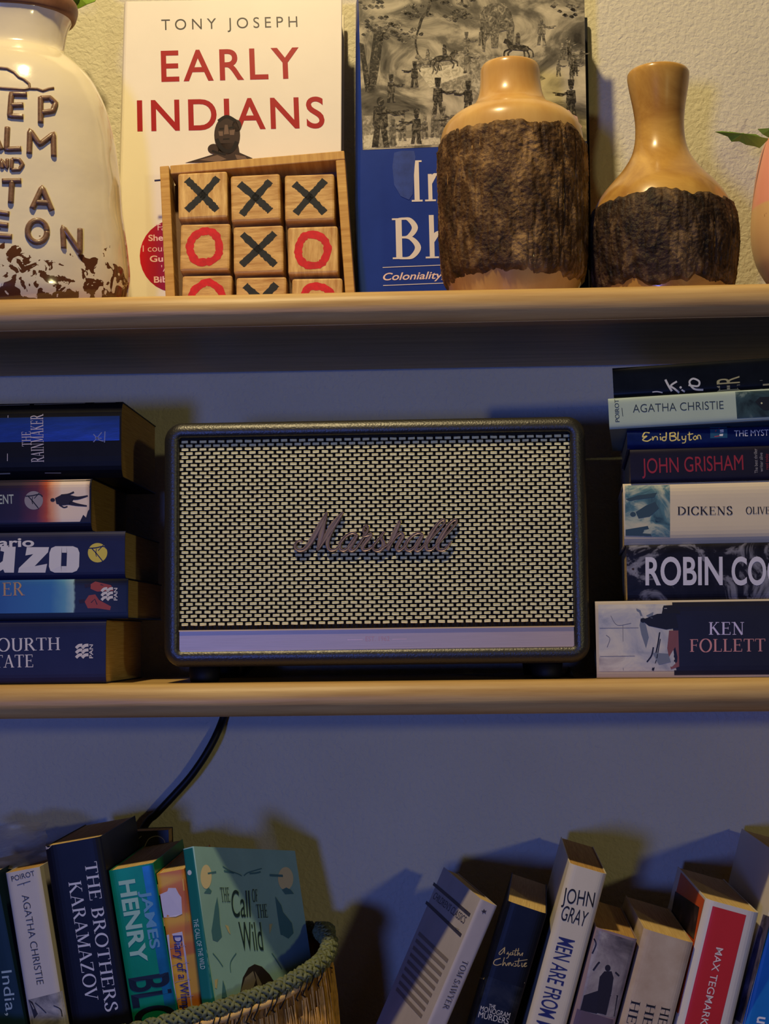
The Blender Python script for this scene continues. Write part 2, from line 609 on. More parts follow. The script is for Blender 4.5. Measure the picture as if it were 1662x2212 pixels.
def stack_right(label, xl, y, z0, T, H, W, cover, tilt=0.0, yawd=5.5, **k):
    ps = math.radians(yawd)
    ax0, up_ = Vector((math.cos(ps), -math.sin(ps), 0)), Vector((0, 0, 1))
    ax = ax0 * math.cos(tilt) + up_ * math.sin(tilt)
    dn = ax0 * math.sin(tilt) - up_ * math.cos(tilt)
    return paperback(label, frame(Vector((xl, y, z0)) - dn * T, dn, (math.sin(ps), math.cos(ps), 0), ax), T, W, H, cover, **k)


def leaning(label, TL, TR, BL, Y, back=None, W=0.110, cover=None, zbase=None, yawd=None, yback=None, **k):
    """book standing on the lower board; TL/TR spine top corners, BL a lower point of the spine's left edge, back = far corner of the top-left edge (pixels)"""
    A = un(*TL, Y)
    d = (un(*BL, Y) - A).normalized()
    if yback is not None:                 # far corner at a known depth; the spine then lies square to that edge
        q = un(*back, yback)
        w = (q - A).normalized()
        dq = ray(*BL)
        d = (CAM + dq * ((A - CAM).dot(w) / dq.dot(w)) - A).normalized()
        W = (q - A).length
    elif yawd is not None:
        q = A
        w = Vector((math.sin(math.radians(yawd)), math.cos(math.radians(yawd)), 0))
    elif back is not None:
        q = unplane(*back, A, d)
        w = (q - A).normalized()
    else:
        w = Vector((0, 1, 0))
    w = (w - d * w.dot(d)).normalized()
    t = w.cross(-d).normalized()          # X = Y x Z
    P = unplane(*TR, A, w)
    T = (P - A).dot(t)
    zb = ZL if zbase is None else zbase
    low = min((A + t * a + w * b).z for a in (0, T) for b in (0, W))
    H = (low - zb) / (-d.z) - 0.0005
    print('book %-40s T %.1f W %.1f H %.1f yaw %.1f' % (label[:40], T * 1000, (W if back is None else (q - A).length) * 1000, H * 1000, math.degrees(math.atan2(w.x, w.y))))
    return paperback(label, frame(A + d * H, t, w, -d), T, W, H, cover, **k)


def lathe(prof, seg=64, disp=None):
    """prof = [(r, z)]"""
    V, Fc = [], []
    for i, (r, z) in enumerate(prof):
        for k in range(seg):
            a = 2 * math.pi * k / seg
            rr = r + (disp(a, z, r) if disp else 0)
            V.append((rr * math.cos(a), rr * math.sin(a), z))
    n = len(prof)
    for i in range(n - 1):
        for k in range(seg):
            l = (k + 1) % seg
            Fc.append((i * seg + k, i * seg + l, (i + 1) * seg + l, (i + 1) * seg + k))
    return V, Fc


def resample(prof, n):
    q = catmull(prof, 8)
    L = [0]
    for a, b in zip(q, q[1:]):
        L.append(L[-1] + np.linalg.norm(b - a))
    out = []
    for t in np.linspace(0, L[-1], n):
        j = min(max(np.searchsorted(L, t) - 1, 0), len(q) - 2)
        s = (t - L[j]) / max(L[j + 1] - L[j], 1e-12)
        out.append(tuple(q[j] * (1 - s) + q[j + 1] * s))
    return out


# ------------------------------------------------------------------ wall and shelf boards
def wall_material():
    m = mat('painted_plaster', (204, 197, 174), 0.75, var=(9, 0.05))
    nt = m.node_tree
    b = nt.nodes['Principled BSDF']
    tc = nt.nodes.new('ShaderNodeTexCoord')
    n1 = nt.nodes.new('ShaderNodeTexNoise')
    n1.inputs['Scale'].default_value = 300
    n1.inputs['Detail'].default_value = 3
    n1.inputs['Distortion'].default_value = 0.4
    n2 = nt.nodes.new('ShaderNodeTexNoise')
    n2.inputs['Scale'].default_value = 60
    nt.links.new(tc.outputs['Object'], n1.inputs['Vector'])
    nt.links.new(tc.outputs['Object'], n2.inputs['Vector'])
    ad = nt.nodes.new('ShaderNodeMath')
    ad.operation = 'MULTIPLY_ADD'
    ad.inputs[1].default_value = 0.7
    nt.links.new(n2.outputs['Fac'], ad.inputs[0])
    nt.links.new(n1.outputs['Fac'], ad.inputs[2])
    bp = nt.nodes.new('ShaderNodeBump')
    bp.inputs['Strength'].default_value = 0.7
    bp.inputs['Distance'].default_value = 0.0016
    nt.links.new(ad.outputs[0], bp.inputs['Height'])
    nt.links.new(bp.outputs[0], b.inputs['Normal'])
    return m


mb = MB()
mb.box((-1.6, 0, 0), (1.6, 0.1, 2.5))
tag(mb.build('wall_back', wall_material()), 'cream textured plaster wall behind the shelves', None, kind='structure')


def wood_material(name, c1, c2, scale=1.0, rough=0.42, axis=(2.2, 40, 40), bumpd=0.0006):
    m = mat(name, c1, rough, var=(3.2 * scale, 0.3, axis), rgb2=c2, bump=(5 * scale, 0.5, bumpd, axis))
    return m


PINE = wood_material('pine_board', (206, 172, 112), (172, 134, 82))


def board(name, label, z, front, x0=-0.62, x1=0.62, wob=None):
    root = thing(name, label, 'shelf', Matrix.Translation((0, 0, z - TH)))
    r = 0.0085
    prof = [(-0.0068, 0), (front + r, 0)]
    for a in range(0, 181, 12):
        s = math.radians(a)
        prof.append((front + r - r * math.sin(s), TH / 2 - TH / 2 * math.cos(s)))
    prof += [(-0.0068, TH)]
    n = len(prof)
    N = 60
    V, Fc = [], []
    for i in range(N + 1):
        x = x0 + (x1 - x0) * i / N
        for y, zz in prof:
            V.append((x, y + (0.0008 * noise.noise((x * 9, zz * 60, z)) if y < -0.05 else 0), zz + (wob(x) if wob else 0)))
    for i in range(N):
        for k in range(n):
            l = (k + 1) % n
            Fc.append((i * n + k, i * n + l, (i + 1) * n + l, (i + 1) * n + k))
    Fc.append(tuple(range(n)))
    Fc.append(tuple(N * n + k for k in range(n - 1, -1, -1)))
    o = fix_normals(mesh_obj('board', V, Fc, PINE, root))
    for p in o.data.polygons:
        p.use_smooth = len(p.vertices) == 4 and abs(p.normal.z) < 0.999
    for x in (x0 + 0.08, x1 - 0.08):
        m = MB()
        m.box((x - 0.01, -0.0068, 0.004), (x + 0.01, 0.0, TH - 0.004))
        m.build('mounting_peg', ink((90, 90, 90), 0.4, 1.0), root)
    return root


FRONT = -0.165
board('shelf_board', 'rounded pine shelf board carrying the vases and the two upright hardbacks', ZU, FRONT)
board('shelf_board', 'rounded pine shelf board carrying the speaker and the two book stacks', ZM, FRONT)
board('shelf_board', 'lowest pine shelf board under the leaning paperbacks and the basket', ZL, -0.235)

# ------------------------------------------------------------------ loudspeaker
YS = -0.150
XL, XR, ZT, ZB, ZP = -0.1205, 0.1205, ZM + 0.1499, ZM + 0.0191, ZM + 0.0322
OL, OR_, OT, OB = -0.1302, 0.1302, ZM + 0.1606, ZM + 0.0097
spk = thing('bookshelf_speaker', 'black leather covered speaker with woven cream grille and metal script logo', 'speaker', Matrix.Translation((0, YS, ZM)))


def loc(*p): return (p[0], p[1] - YS, p[2] - ZM)


LEATHER = mat('black_leatherette', (34, 32, 27), 0.42, spec=0.8, bump=(520, 0.32, 0.0006, (1, 1, 1), 'voronoi'))
DARK = mat('black_baffle', (10, 10, 10), 0.7)


def rrect(inset, y, R=0.0115, seg=8):
    x0, x1, z0, z1 = OL + inset, OR_ - inset, OB + inset, OT - inset
    r = max(R - inset, 0.0012)
    pts = []
    for cx, cz, a0_ in ((x1 - r, z1 - r, 0), (x0 + r, z1 - r, 90), (x0 + r, z0 + r, 180), (x1 - r, z0 + r, 270)):
        for i in range(seg + 1):
            a = math.radians(a0_ + 90 * i / seg)
            pts.append(loc(cx + r * math.cos(a), y, cz + r * math.sin(a)))
    return pts


loops = [(0.0098, YS + 0.006), (0.0096, YS + 0.0015), (0.0090, YS + 0.0005)]
rr = 0.0066
for a in range(0, 91, 15):
    s = math.radians(a)
    loops.append((rr * (1 - math.sin(s)) + 0.0, YS + rr * (1 - math.cos(s)) - 0.0002))
loops += [(0, YS + 0.03), (0, -0.020), (0.0015, -0.0145), (0.004, -0.013)]
V, Fc = [], []
for ins, y in loops:
    V += rrect(ins, y)
n = 36
for i in range(len(loops) - 1):
    for k in range(n):
        l = (k + 1) % n
        Fc.append((i * n + k, i * n + l, (i + 1) * n + l, (i + 1) * n + k))
Fc.append(tuple((len(loops) - 1) * n + k for k in range(n)))
fix_normals(mesh_obj('cabinet', V, Fc, LEATHER, spk, True))
m_ = MB()
m_.box(loc(XL - 0.001, YS + 0.0048, ZB - 0.001), loc(XR + 0.001, YS + 0.0062, ZT + 0.001))
m_.build('front_baffle', DARK, spk)

# woven grille cloth
rnd = random.Random(3)
PX, PZ = 0.00562, 0.002452
st, dk = MB(), MB()
rows = int((ZT - ZP - 0.0006) / PZ)
for r in range(rows):
    z = ZT - 0.0014 - r * PZ
    x = XL - PX * (0.5 if r % 2 else 0.0) + 0.0012
    while x < XR:
        a, b_ = max(x, XL + 0.0002), min(x + 0.0041 + rnd.uniform(-0.0002, 0.0002), XR - 0.0002)
        if b_ - a > 0.0006:
            h = 0.00168 * rnd.uniform(0.92, 1.05)
            d = 0.00065 * rnd.uniform(0.85, 1.1)
            zz = z + rnd.uniform(-0.00008, 0.00008)
            tl = rnd.uniform(-0.00012, 0.00012)
            V, Fc = [], []
            for i, (t, dd) in enumerate(((0, 0.15), (0.12, 0.8), (0.5, 1.0), (0.88, 0.8), (1, 0.15))):
                for e, dz in ((-0.5, 0.3), (-0.3, 1), (0, 0.6), (0.3, 1), (0.5, 0.3)):
                    V.append(loc(a + (b_ - a) * t, YS + 0.0040 - d * dd * dz, zz + e * h * (0.9 if i in (0, 4) else 1) + tl * (t - 0.5) * 2))
            for i in range(4):
                for k in range(4):
                    q = i * 5 + k
                    Fc.append((q, q + 1, q + 6, q + 5))
            st.add(V, Fc)
        x += PX
x = XL + 0.0005
while x < XR:
    for s in (-0.00032, 0.00032):
        V = [loc(x + s - 0.0003, YS + 0.0045, ZP), loc(x + s, YS + 0.0040, ZP), loc(x + s + 0.0003, YS + 0.0045, ZP),
             loc(x + s - 0.0003, YS + 0.0045, ZT), loc(x + s, YS + 0.0040, ZT), loc(x + s + 0.0003, YS + 0.0045, ZT)]
        dk.add(V, [(0, 1, 4, 3), (1, 2, 5, 4)])
    x += PX / 2
tag(st.build('grille_weave', mat('cream_grille_strands', (236, 230, 182), 0.55, var=(700, 0.12)), spk), 'cream woven strands of the grille cloth', kind='stuff')
tag(dk.build('grille_warp', mat('dark_grille_thread', (40, 34, 30), 0.6), spk), 'dark vertical threads of the grille cloth', kind='stuff')

# metal plate with engraved date
BRASS = mat('brushed_metal', (200, 176, 158), 0.52, 0.75, var=(30, 0.12, (1, 30, 160)), bump=(30, 0.15, 0.0002, (1, 30, 160)))
m_ = MB()
m_.box(loc(XL + 0.0002, YS + 0.0022, ZB + 0.0004), loc(XR - 0.0002, YS + 0.005, ZP - 0.0006))
plate = m_.build('name_plate', BRASS, spk)
m_ = MB()
m_.box(loc(XL, YS + 0.0012, ZP - 0.0008), loc(XR, YS + 0.005, ZP))
m_.build('plate_trim', mat('polished_brass_edge', (236, 196, 128), 0.5, 0.5), spk)
m_ = MB()
m_.box(loc(XL, YS + 0.0012, ZB - 0.0002), loc(XR, YS + 0.005, ZB + 0.0004))
m_.build('plate_trim', mat('worn_brass_edge', (150, 130, 100), 0.35, 1.0), spk)
pf = Face(spk, loc(0, YS + 0.0022, ZM))
pf.par = plate
pf.text('EST. 1962', (790, 1385), (842, 1384.5), 10, mat('engraved_copper', (200, 150, 128), 0.4, 0.4), bold=0.0, name='plate_lettering', lift=0.0001)
for L in ([(751, 1382), (784, 1381.6)], [(848, 1381), (879, 1380.6)]):
    pf.shapes('plate_rule', mat('engraved_rule', (232, 190, 164), 0.4, 0.4), [('line', L, 1.4)], 0.0001)


# script logo
LOGO = [
    ([(218, 440), (190, 428), (158, 448), (152, 488), (185, 512), (232, 500), (280, 445), (330, 360), (380, 265), (425, 182)], [12, 14, 16, 18, 22, 26, 32, 34, 28, 12]),
    ([(425, 182), (396, 290), (372, 390), (340, 512)], [12, 24, 34, 12]),
    ([(340, 512), (400, 420), (460, 320), (512, 250), (562, 182)], [12, 26, 38, 34, 12]),
    ([(530, 225), (470, 330), (432, 420), (430, 480), (452, 510), (492, 505), (530, 470)], [20, 24, 26, 24, 20, 18, 14]),
    ([(682, 378), (636, 364), (580, 395), (534, 455), (536, 500), (570, 512), (615, 478), (655, 420)], [16, 18, 20, 22, 22, 20, 18, 16]),
    ([(684, 372), (650, 430), (616, 490), (632, 514), (668, 496), (710, 440), (745, 385)], [18, 28, 30, 24, 18, 16, 14]),
    ([(748, 385), (734, 340), (752, 300), (774, 312), (766, 350), (736, 388), (768, 384), (800, 374), (774, 415), (734, 465), (728, 498), (752, 510), (800, 488), (860, 420), (916, 350)],
     [14, 14, 14, 14, 16, 16, 18, 22, 26, 26, 24, 20, 16, 16, 16]),
    ([(914, 352), (886, 400), (906, 450), (896, 492), (856, 516), (818, 500), (822, 470)], [14, 20, 26, 24, 20, 16, 14]),
    ([(890, 492), (930, 470), (975, 425)], [14, 14, 14]),
    ([(1048, 256), (1020, 320), (985, 400), (940, 510)], [18, 28, 30, 22]),
    ([(962, 470), (1005, 405), (1050, 366), (1072, 384), (1042, 440), (1018, 492), (1040, 512), (1085, 478), (1110, 445)], [14, 16, 20, 24, 26, 24, 20, 16, 14]),
    ([(1242, 372), (1196, 364), (1140, 398), (1096, 458), (1098, 500), (1134, 512), (1178, 476), (1215, 420)], [16, 18, 20, 22, 22, 20, 18, 16]),
    ([(1244, 372), (1212, 430), (1180, 490), (1194, 514), (1230, 494), (1275, 440)], [18, 28, 28, 24, 18, 14]),
    ([(1262, 470), (1330, 390), (1400, 312), (1430, 268), (1418, 250), (1370, 285), (1312, 370), (1272, 450), (1276, 502), (1318, 504), (1364, 460)],
     [14, 14, 14, 14, 16, 20, 26, 28, 24, 18, 14]),
    ([(1360, 470), (1430, 390), (1500, 312), (1530, 268), (1518, 250), (1470, 285), (1412, 370), (1370, 450), (1374, 502), (1426, 506), (1486, 436)],
     [14, 14, 14, 14, 16, 20, 26, 28, 24, 18, 12]),
]
lf = Face(spk, loc(0, YS + 0.0026, ZM))
mb = MB()
for pts, w in LOGO:
    q = catmull([(600 + a / 3.957, 1060 + b / 3.957, c / 3.957 * 1.42) for (a, b), c in zip(pts, w)], 8)
    P = [lf.px((a[0], a[1])) for a in q]
    k = lf.k((800, 1150))
    n = len(P)
    V, Fc = [], []
    for i in range(n):
        t = P[min(i + 1, n - 1)] - P[max(i - 1, 0)]
        t = t / np.linalg.norm(t)
        nn = np.array((-t[1], t[0]))
        hw = q[i][2] * k / 2
        for s, l in ((-1, 0), (-1, 0.0022), (-0.62, 0.0034), (0, 0.0027), (0.62, 0.0034), (1, 0.0022), (1, 0)):
            V.append(lf.pt(P[i] + nn * hw * s, l))
    for i in range(n - 1):
        for s in range(6):
            Fc.append((i * 7 + s, i * 7 + s + 1, i * 7 + s + 8, i * 7 + s + 7))
    Fc += [tuple(range(7)), tuple((n - 1) * 7 + s for s in range(6, -1, -1))]
    mb.add(V, Fc)
fix_normals(mb.build('script_logo', mat('antique_metal_logo', (146, 126, 124), 0.45, 0.4), spk))

for cx in (un(440, 1450, -0.13).x, un(1183, 1440, -0.13).x):
    for cy in (-0.125, -0.035):
        v, f = lathe([(0.0001, 0), (0.0085, 0), (0.0092, 0.001), (0.0098, 0.0097), (0.0001, 0.0097)], 24)
        mesh_obj('rubber_foot', [(a + cx, b + cy - YS, c) for a, b, c in v], f, mat('rubber', (16, 15, 15), 0.6), spk, True)

# mains cable of the speaker, hanging behind the middle board
cp = [(482, 1552, -0.0048), (470, 1582, -0.010), (455, 1612, -0.013), (435, 1645, -0.014), (408, 1682, -0.014), (372, 1722, -0.014), (338, 1758, -0.013), (312, 1786, -0.011)]
P = [un(*q) for q in cp]
top = P[0]
pts = [Vector((top.x + 0.075, -0.0125, ZM + 0.05)), Vector((top.x + 0.05, -0.0095, ZM + 0.03)), Vector((top.x + 0.020, -0.0040, ZM + 0.008)), Vector((top.x + 0.006, -0.0036, ZM - 0.012))] + P + [P[-1] + Vector((-0.022, 0.005, -0.04)), P[-1] + Vector((-0.03, 0.006, -0.10)), P[-1] + Vector((-0.03, 0.006, ZL + 0.004 - P[-1].z))]
mb = MB()
mb.tube([tuple(a) for a in catmull(pts, 6)], 0.0027, 10)
tag(mb.build('power_cable', mat('black_cable', (14, 14, 16), 0.5), None, True), 'black power cable hanging down the wall below the speaker', 'cable')

# paper scrap by the speaker's foot
A, B, C = un(1217, 1447, -0.085), un(1258, 1453, -0.10), un(1242, 1458.5, -0.125)
mb = MB()
zf = ZM + 0.0004
for q in (A, B, C): q.z = zf
D = Vector((A.x + 0.004, A.y, ZM + 0.006))
mb.add([A, B, C, D], [(0, 1, 2), (0, 2, 3), (0, 3, 1), (1, 3, 2)])
tag(fix_normals(mb.build('paper_scrap', ink((190, 176, 120)))), 'small folded scrap of paper beside the speaker foot', 'paper')

# ------------------------------------------------------------------ left stack on the middle board
GL = 'paperbacks stacked left of the speaker'
SY = -0.140
NAVY = mat('navy_gloss_cover', (34, 38, 70), 0.45, var=(40, 0.12), bump=(30, 0.12, 0.0006))
BLACKC = mat('black_gloss_cover', (15, 15, 19), 0.5, var=(60, 0.2), bump=(40, 0.25, 0.0008))


def pan_mark(f, x, y, w, h, tx, ty0, ty1):
    """three wavy bars and the word beside them, turned to read upwards"""
    c = ink((205, 200, 196))
    it = []
    for i in range(2):
        for j in range(3):
            x0 = x + w * (0.5 * i) + (3 - i * 2) * 0.2
            yb = y + h * (j + 0.5) / 3
            it.append(('curve', [(x0, yb + 3), (x0 + w * 0.22, yb - 2.5), (x0 + w * 0.5, yb - 3.5)], h / 3 * 0.62))
    f.shapes('publisher_mark', c, it, 0.0004)
    f.text('PAN', (tx, ty0), (tx, ty1), 8, c, bold=0.02, name='publisher_lettering')


def disc_mark(f, c, r, rgb, dark):
    f.shapes('publisher_mark', ink(rgb), [('disc', c, r)], 0.0003)
    x, y = c
    f.shapes('publisher_mark_lines', ink(dark), [
        ('curve', [(x - r * 0.9, y - r * 0.45), (x - r * 0.2, y - r * 0.5), (x + r * 0.6, y - r * 0.65), (x + r * 0.95, y - r * 0.4)], 2.6),
        ('curve', [(x - r * 0.6, y - r * 0.45), (x - r * 0.1, y + r * 0.1), (x + r * 0.55, y + r * 0.9)], 2.2),
        ('curve', [(x - r * 0.12, y - r * 0.4), (x - r * 0.18, y + r * 0.1), (x - r * 0.1, y + r * 0.4)], 1.6),
        ('curve', [(x + r * 0.6, y - r * 0.8), (x + r * 0.05, y - r * 0.2)], 1.8)], 0.00032)


# bottom: navy book with white serif title
f = stack_left('navy paperback with white serif title, bottom of the stack left of the speaker', -0.1675, SY, ZM + 0.0003, 0.0393, 0.178, 0.110, NAVY, group=GL, b=0.0022)
W_ = ink((206, 204, 206))
f.text('FOURTH', (-27, 1407), (130, 1404), 27, W_, 'serif', name='title_lettering')
f.text('ESTATE', (-52, 1443), (72, 1441), 27, W_, 'serif', name='title_lettering')
pan_mark(f, 164, 1392, 27, 31, 201, 1422, 1392)
# blue book
f = stack_left('blue paperback with gold lettering and red figures, stacked left of the speaker', -0.1537, SY, ZM + 0.0399, 0.0246, 0.178, 0.110, mat('deep_blue_cover', (20, 26, 44), 0.4), group=GL, b=0.0006)
zz = lambda x: f.px((x, 1290))[1]
sm = ramp_mat('blue_sky_print', 'Z', [(zz(-40), (40, 78, 140)), (zz(20), (52, 98, 158)), (zz(110), (56, 112, 168)), (zz(140), (92, 150, 176)), (zz(158), (150, 186, 186)), (zz(162), (34, 40, 60)), (zz(240), (30, 30, 36)), (zz(275), (18, 20, 30))], 0.4, 0.004, 160)
patch_ab(f, 'spine_picture', sm, f.px((100, 1324))[0], f.px((100, 1252))[0], 0.001, f.H - 0.001)
f.shapes('red_figures', ink((150, 66, 52)), [('poly', [(183, 1300), (192, 1286), (206, 1284), (214, 1296), (240, 1310), (238, 1318), (210, 1314), (190, 1314)]), ('poly', [(196, 1262), (206, 1256), (240, 1264), (246, 1276), (210, 1278), (196, 1272)])], 0.0003)
f.shapes('dark_figures', ink((38, 26, 34)), [('poly', [(170, 1296), (182, 1294), (184, 1302), (172, 1304)]), ('poly', [(182, 1262), (194, 1260), (196, 1268), (184, 1270)]), ('line', [(197, 1302), (205, 1294), (210, 1306)], 2)], 0.0004)
f.text('ER', (6, 1287), (54, 1286), 28, mat('gold_foil', (176, 140, 96), 0.4), 'serif', name='title_lettering')
pan_mark(f, 219, 1270, 25, 28, 254, 1297, 1270)
# second navy book with huge white letters
f = stack_left('navy paperback with fat white letters and yellow disc, stacked left of the speaker', -0.1558, SY, ZM + 0.0647, 0.0296, 0.178, 0.112, NAVY, group=GL, b=0.0022)
f.text('Mario', (-38, 1183), (74, 1181), 20, W_, bold=0.025, name='author_lettering')
f.shapes('title_letter', W_, [('poly', [(-40, 1181), (-18, 1181), (-20, 1212), (-8, 1222), (6, 1212), (9, 1192), (1, 1190), (2, 1182), (34, 1181), (30, 1237), (10, 1237), (7, 1230), (-8, 1238), (-34, 1236)])], 0.00032)
f.shapes('title_letter', W_, [('poly', [(58, 1182), (106, 1182), (104, 1193), (75, 1223), (102, 1218), (98, 1237), (39, 1237), (41, 1227), (72, 1197), (55, 1200)])], 0.00032)
f.shapes('title_letter', W_, [('poly', [(106, 1224), (107, 1194), (111, 1184), (120, 1180), (134, 1180), (133, 1196), (132, 1222), (133, 1237), (118, 1237), (109, 1233)]), ('poly', [(134, 1180), (144, 1180), (144, 1194), (134, 1194)]), ('poly', [(133, 1223), (144, 1223), (144, 1237), (133, 1237)]),
    ('poly', [(144, 1180), (158, 1180), (168, 1184), (172, 1194), (171, 1224), (166, 1233), (156, 1237), (144, 1237), (144, 1222), (145, 1196)])], 0.0005)
disc_mark(f, (211, 1194), 21, (205, 186, 70), (34, 38, 78))
# running figure book
f = stack_left('short paperback with orange glow and running figure, stacked left of the speaker', -0.1772, SY, ZM + 0.0946, 0.0334, 0.178, 0.105, mat('dark_cover_night', (24, 24, 40), 0.42), group=GL, b=0.0045, pages=PAGES_OLD)
zz = lambda x: f.px((x, 1080))[1]
sm = ramp_mat('sunset_print', 'Z', [(zz(-40), (24, 24, 44)), (zz(40), (42, 32, 54)), (zz(80), (88, 44, 62)), (zz(98), (172, 76, 48)), (zz(112), (216, 150, 112)), (zz(135), (226, 206, 186)), (zz(182), (222, 204, 188)), (zz(196), (176, 150, 132))], 0.42, 0.007, 90)
patch_ab(f, 'spine_picture', sm, f.px((100, 1128))[0], f.px((100, 1036))[0], 0.001, f.H - 0.001)
f.text('ENT', (-2, 1089), (30, 1088), 20, ink((160, 172, 168)), bold=0.01, name='title_lettering')
disc_mark(f, (73, 1081), 20, (136, 130, 138), (30, 28, 40))
f.shapes('running_figure', ink((34, 28, 36)), [('disc', (114, 1080), 5, 4), ('poly', [(119, 1076), (134, 1068), (150, 1069), (160, 1078), (152, 1090), (134, 1092), (122, 1088)]),
    ('curve', [(132, 1070), (148, 1068), (160, 1063)], 4), ('curve', [(150, 1074), (168, 1076), (190, 1071)], [10, 7, 3]), ('curve', [(150, 1086), (166, 1090), (188, 1093)], [9, 6, 3]), ('curve', [(128, 1090), (138, 1096), (146, 1094)], 3)], 0.0004)
f.shapes('dark_fringe', ink((28, 24, 34)), [('poly', [(172, 1128), (180, 1112), (186, 1118), (190, 1104), (195, 1098), (195, 1128)]), ('poly', [(184, 1036), (190, 1048), (195, 1056), (195, 1035)])], 0.0004)
# thick battered book on top
f = stack_left('thick battered black paperback with metallic blue band, topmost of the stack left of speaker', -0.1584, SY, ZM + 0.1283, 0.0480, 0.178, 0.112, BLACKC, group=GL, b=0.0055, p=6.0, pages=PAGES_OLD)
band = mat('blue_foil_band', (42, 68, 130), 0.34, 0.5, var=(60, 0.3, (1, 1, 0.3)), bump=(60, 0.5, 0.0010, (1, 1, 0.25)))
patch_ab(f, 'foil_band', band, f.px((100, 954))[0], f.px((100, 901))[0], 0.001, f.H - 0.001)
tl = ink((176, 170, 186))
f.text('THE', (67, 964), (66, 932), 19, tl, 'serif', name='title_lettering')
f.text('RAINMAKER', (95, 998), (93, 894), 27, tl, 'serif', name='title_lettering')
f.shapes('rule', tl, [('line', [(17, 897), (16, 996)], 1.3)], 0.00032)
f.shapes('publisher_mark', ink((110, 120, 170)), [('curve', [(202, 955), (210, 946), (220, 934)], 2), ('curve', [(202, 938), (214, 950), (224, 953)], 2), ('line', [(205, 946), (220, 947)], 1.6), ('line', [(226, 956), (227, 932)], 2)], 0.00032)
worn = mat('worn_paper_edge', (150, 142, 130), 0.8)
for it_ in [('line', [(-20, 874), (60, 872)], 1.6), ('line', [(70, 872), (180, 868)], 1.4), ('line', [(200, 867), (246, 866)], 2), ('line', [(-10, 1023), (20, 1022)], 2.4), ('line', [(95, 1021), (130, 1021)], 1.6)]:
    f.shapes('worn_edge', worn, [it_], 0.0006)

# ------------------------------------------------------------------ right stack on the middle board
GR = 'paperbacks stacked right of the speaker'
SR = -0.147
f = stack_right('thick dark paperback with pale map on its spine, bottom of the stack right of speaker', 0.1335, SR, ZM + 0.0003, 0.0464, 0.198, 0.126, mat('cream_edge_cover', (196, 182, 158), 0.45), group=GR, b=0.0016)
patch_ab(f, 'spine_ground', mat('midnight_print', (28, 28, 44), 0.4, var=(50, 0.15)), 0.0012, f.T - 0.0014, f.px((1455, 1375))[1], f.H - 0.001)
mapm = blotch_mat('pale_map_print', [(0.25, (120, 130, 150)), (0.42, (176, 176, 182)), (0.58, (206, 200, 188)), (0.75, (160, 150, 150))], 45, 0.4)
f.patch('spine_picture', mapm, [(1293, 1306), (1440, 1305), (1462, 1449), (1295, 1450)])
f.shapes('picture_dark', ink((22, 22, 34)), [('poly', [(1386, 1339), (1400, 1334), (1420, 1326), (1460, 1324), (1466, 1356), (1440, 1360), (1402, 1352)]), ('disc', (1390, 1340), 6, 5),
    ('line', [(1434, 1312), (1422, 1390), (1410, 1448)], 3), ('line', [(1427, 1380), (1420, 1420), (1412, 1449)], 2), ('poly', [(1434, 1308), (1470, 1306), (1470, 1326), (1430, 1326)]),
    ('curve', [(1398, 1430), (1408, 1416), (1412, 1398)], 3)], 0.0004)
f.shapes('picture_mid', ink((112, 120, 136)), [('poly', [(1375, 1314), (1384, 1318), (1396, 1350), (1402, 1376), (1396, 1400), (1386, 1370)]), ('poly', [(1410, 1410), (1444, 1412), (1450, 1430), (1424, 1436)]), ('poly', [(1396, 1330), (1412, 1322), (1410, 1336)])], 0.0003)
f.shapes('picture_red', ink((128, 78, 80)), [('poly', [(1446, 1362), (1466, 1362), (1468, 1440), (1450, 1446), (1442, 1400)])], 0.0003)
f.shapes('map_lines', ink((120, 116, 120)), [('line', [(1296, 1357), (1380, 1356)], 1), ('line', [(1297, 1418), (1372, 1417)], 1), ('line', [(1346, 1350), (1347, 1448)], 1), ('curve', [(1320, 1330), (1334, 1350), (1364, 1346)], 1), ('curve', [(1310, 1372), (1318, 1380), (1312, 1398)], 1.2)], 0.0004)
f.text('KEN', (1532, 1371), (1608, 1371), 27, mat('foil_lilac', (206, 196, 226), 0.3), 'serif', name='author_lettering')
f.text('FOLLETT', (1491, 1408), (1654, 1407), 27, mat('foil_pink', (206, 142, 140), 0.35), 'serif', name='author_lettering')

rc = blotch_mat('dark_figures_print', [(0.30, (16, 16, 22)), (0.50, (30, 30, 42)), (0.55, (110, 110, 122)), (0.62, (136, 136, 148)), (0.66, (56, 40, 32)), (0.8, (22, 22, 28))], 38, 0.35, (1, 1, 0.8), 5, 1.6)
f = stack_right('black and grey paperback with big condensed white letters, stacked right of the speaker', 0.1532, SR, ZM + 0.0470, 0.0335, 0.178, 0.110, rc, group=GR, b=0.0014)
f.text('ROBIN', (1395, 1264.5), (1562, 1264), 61, ink((206, 204, 216)), bold=0.02, name='author_lettering')
f.text('COOK', (1581, 1264), (1735, 1264), 61, ink((206, 204, 216)), bold=0.02, name='author_lettering')

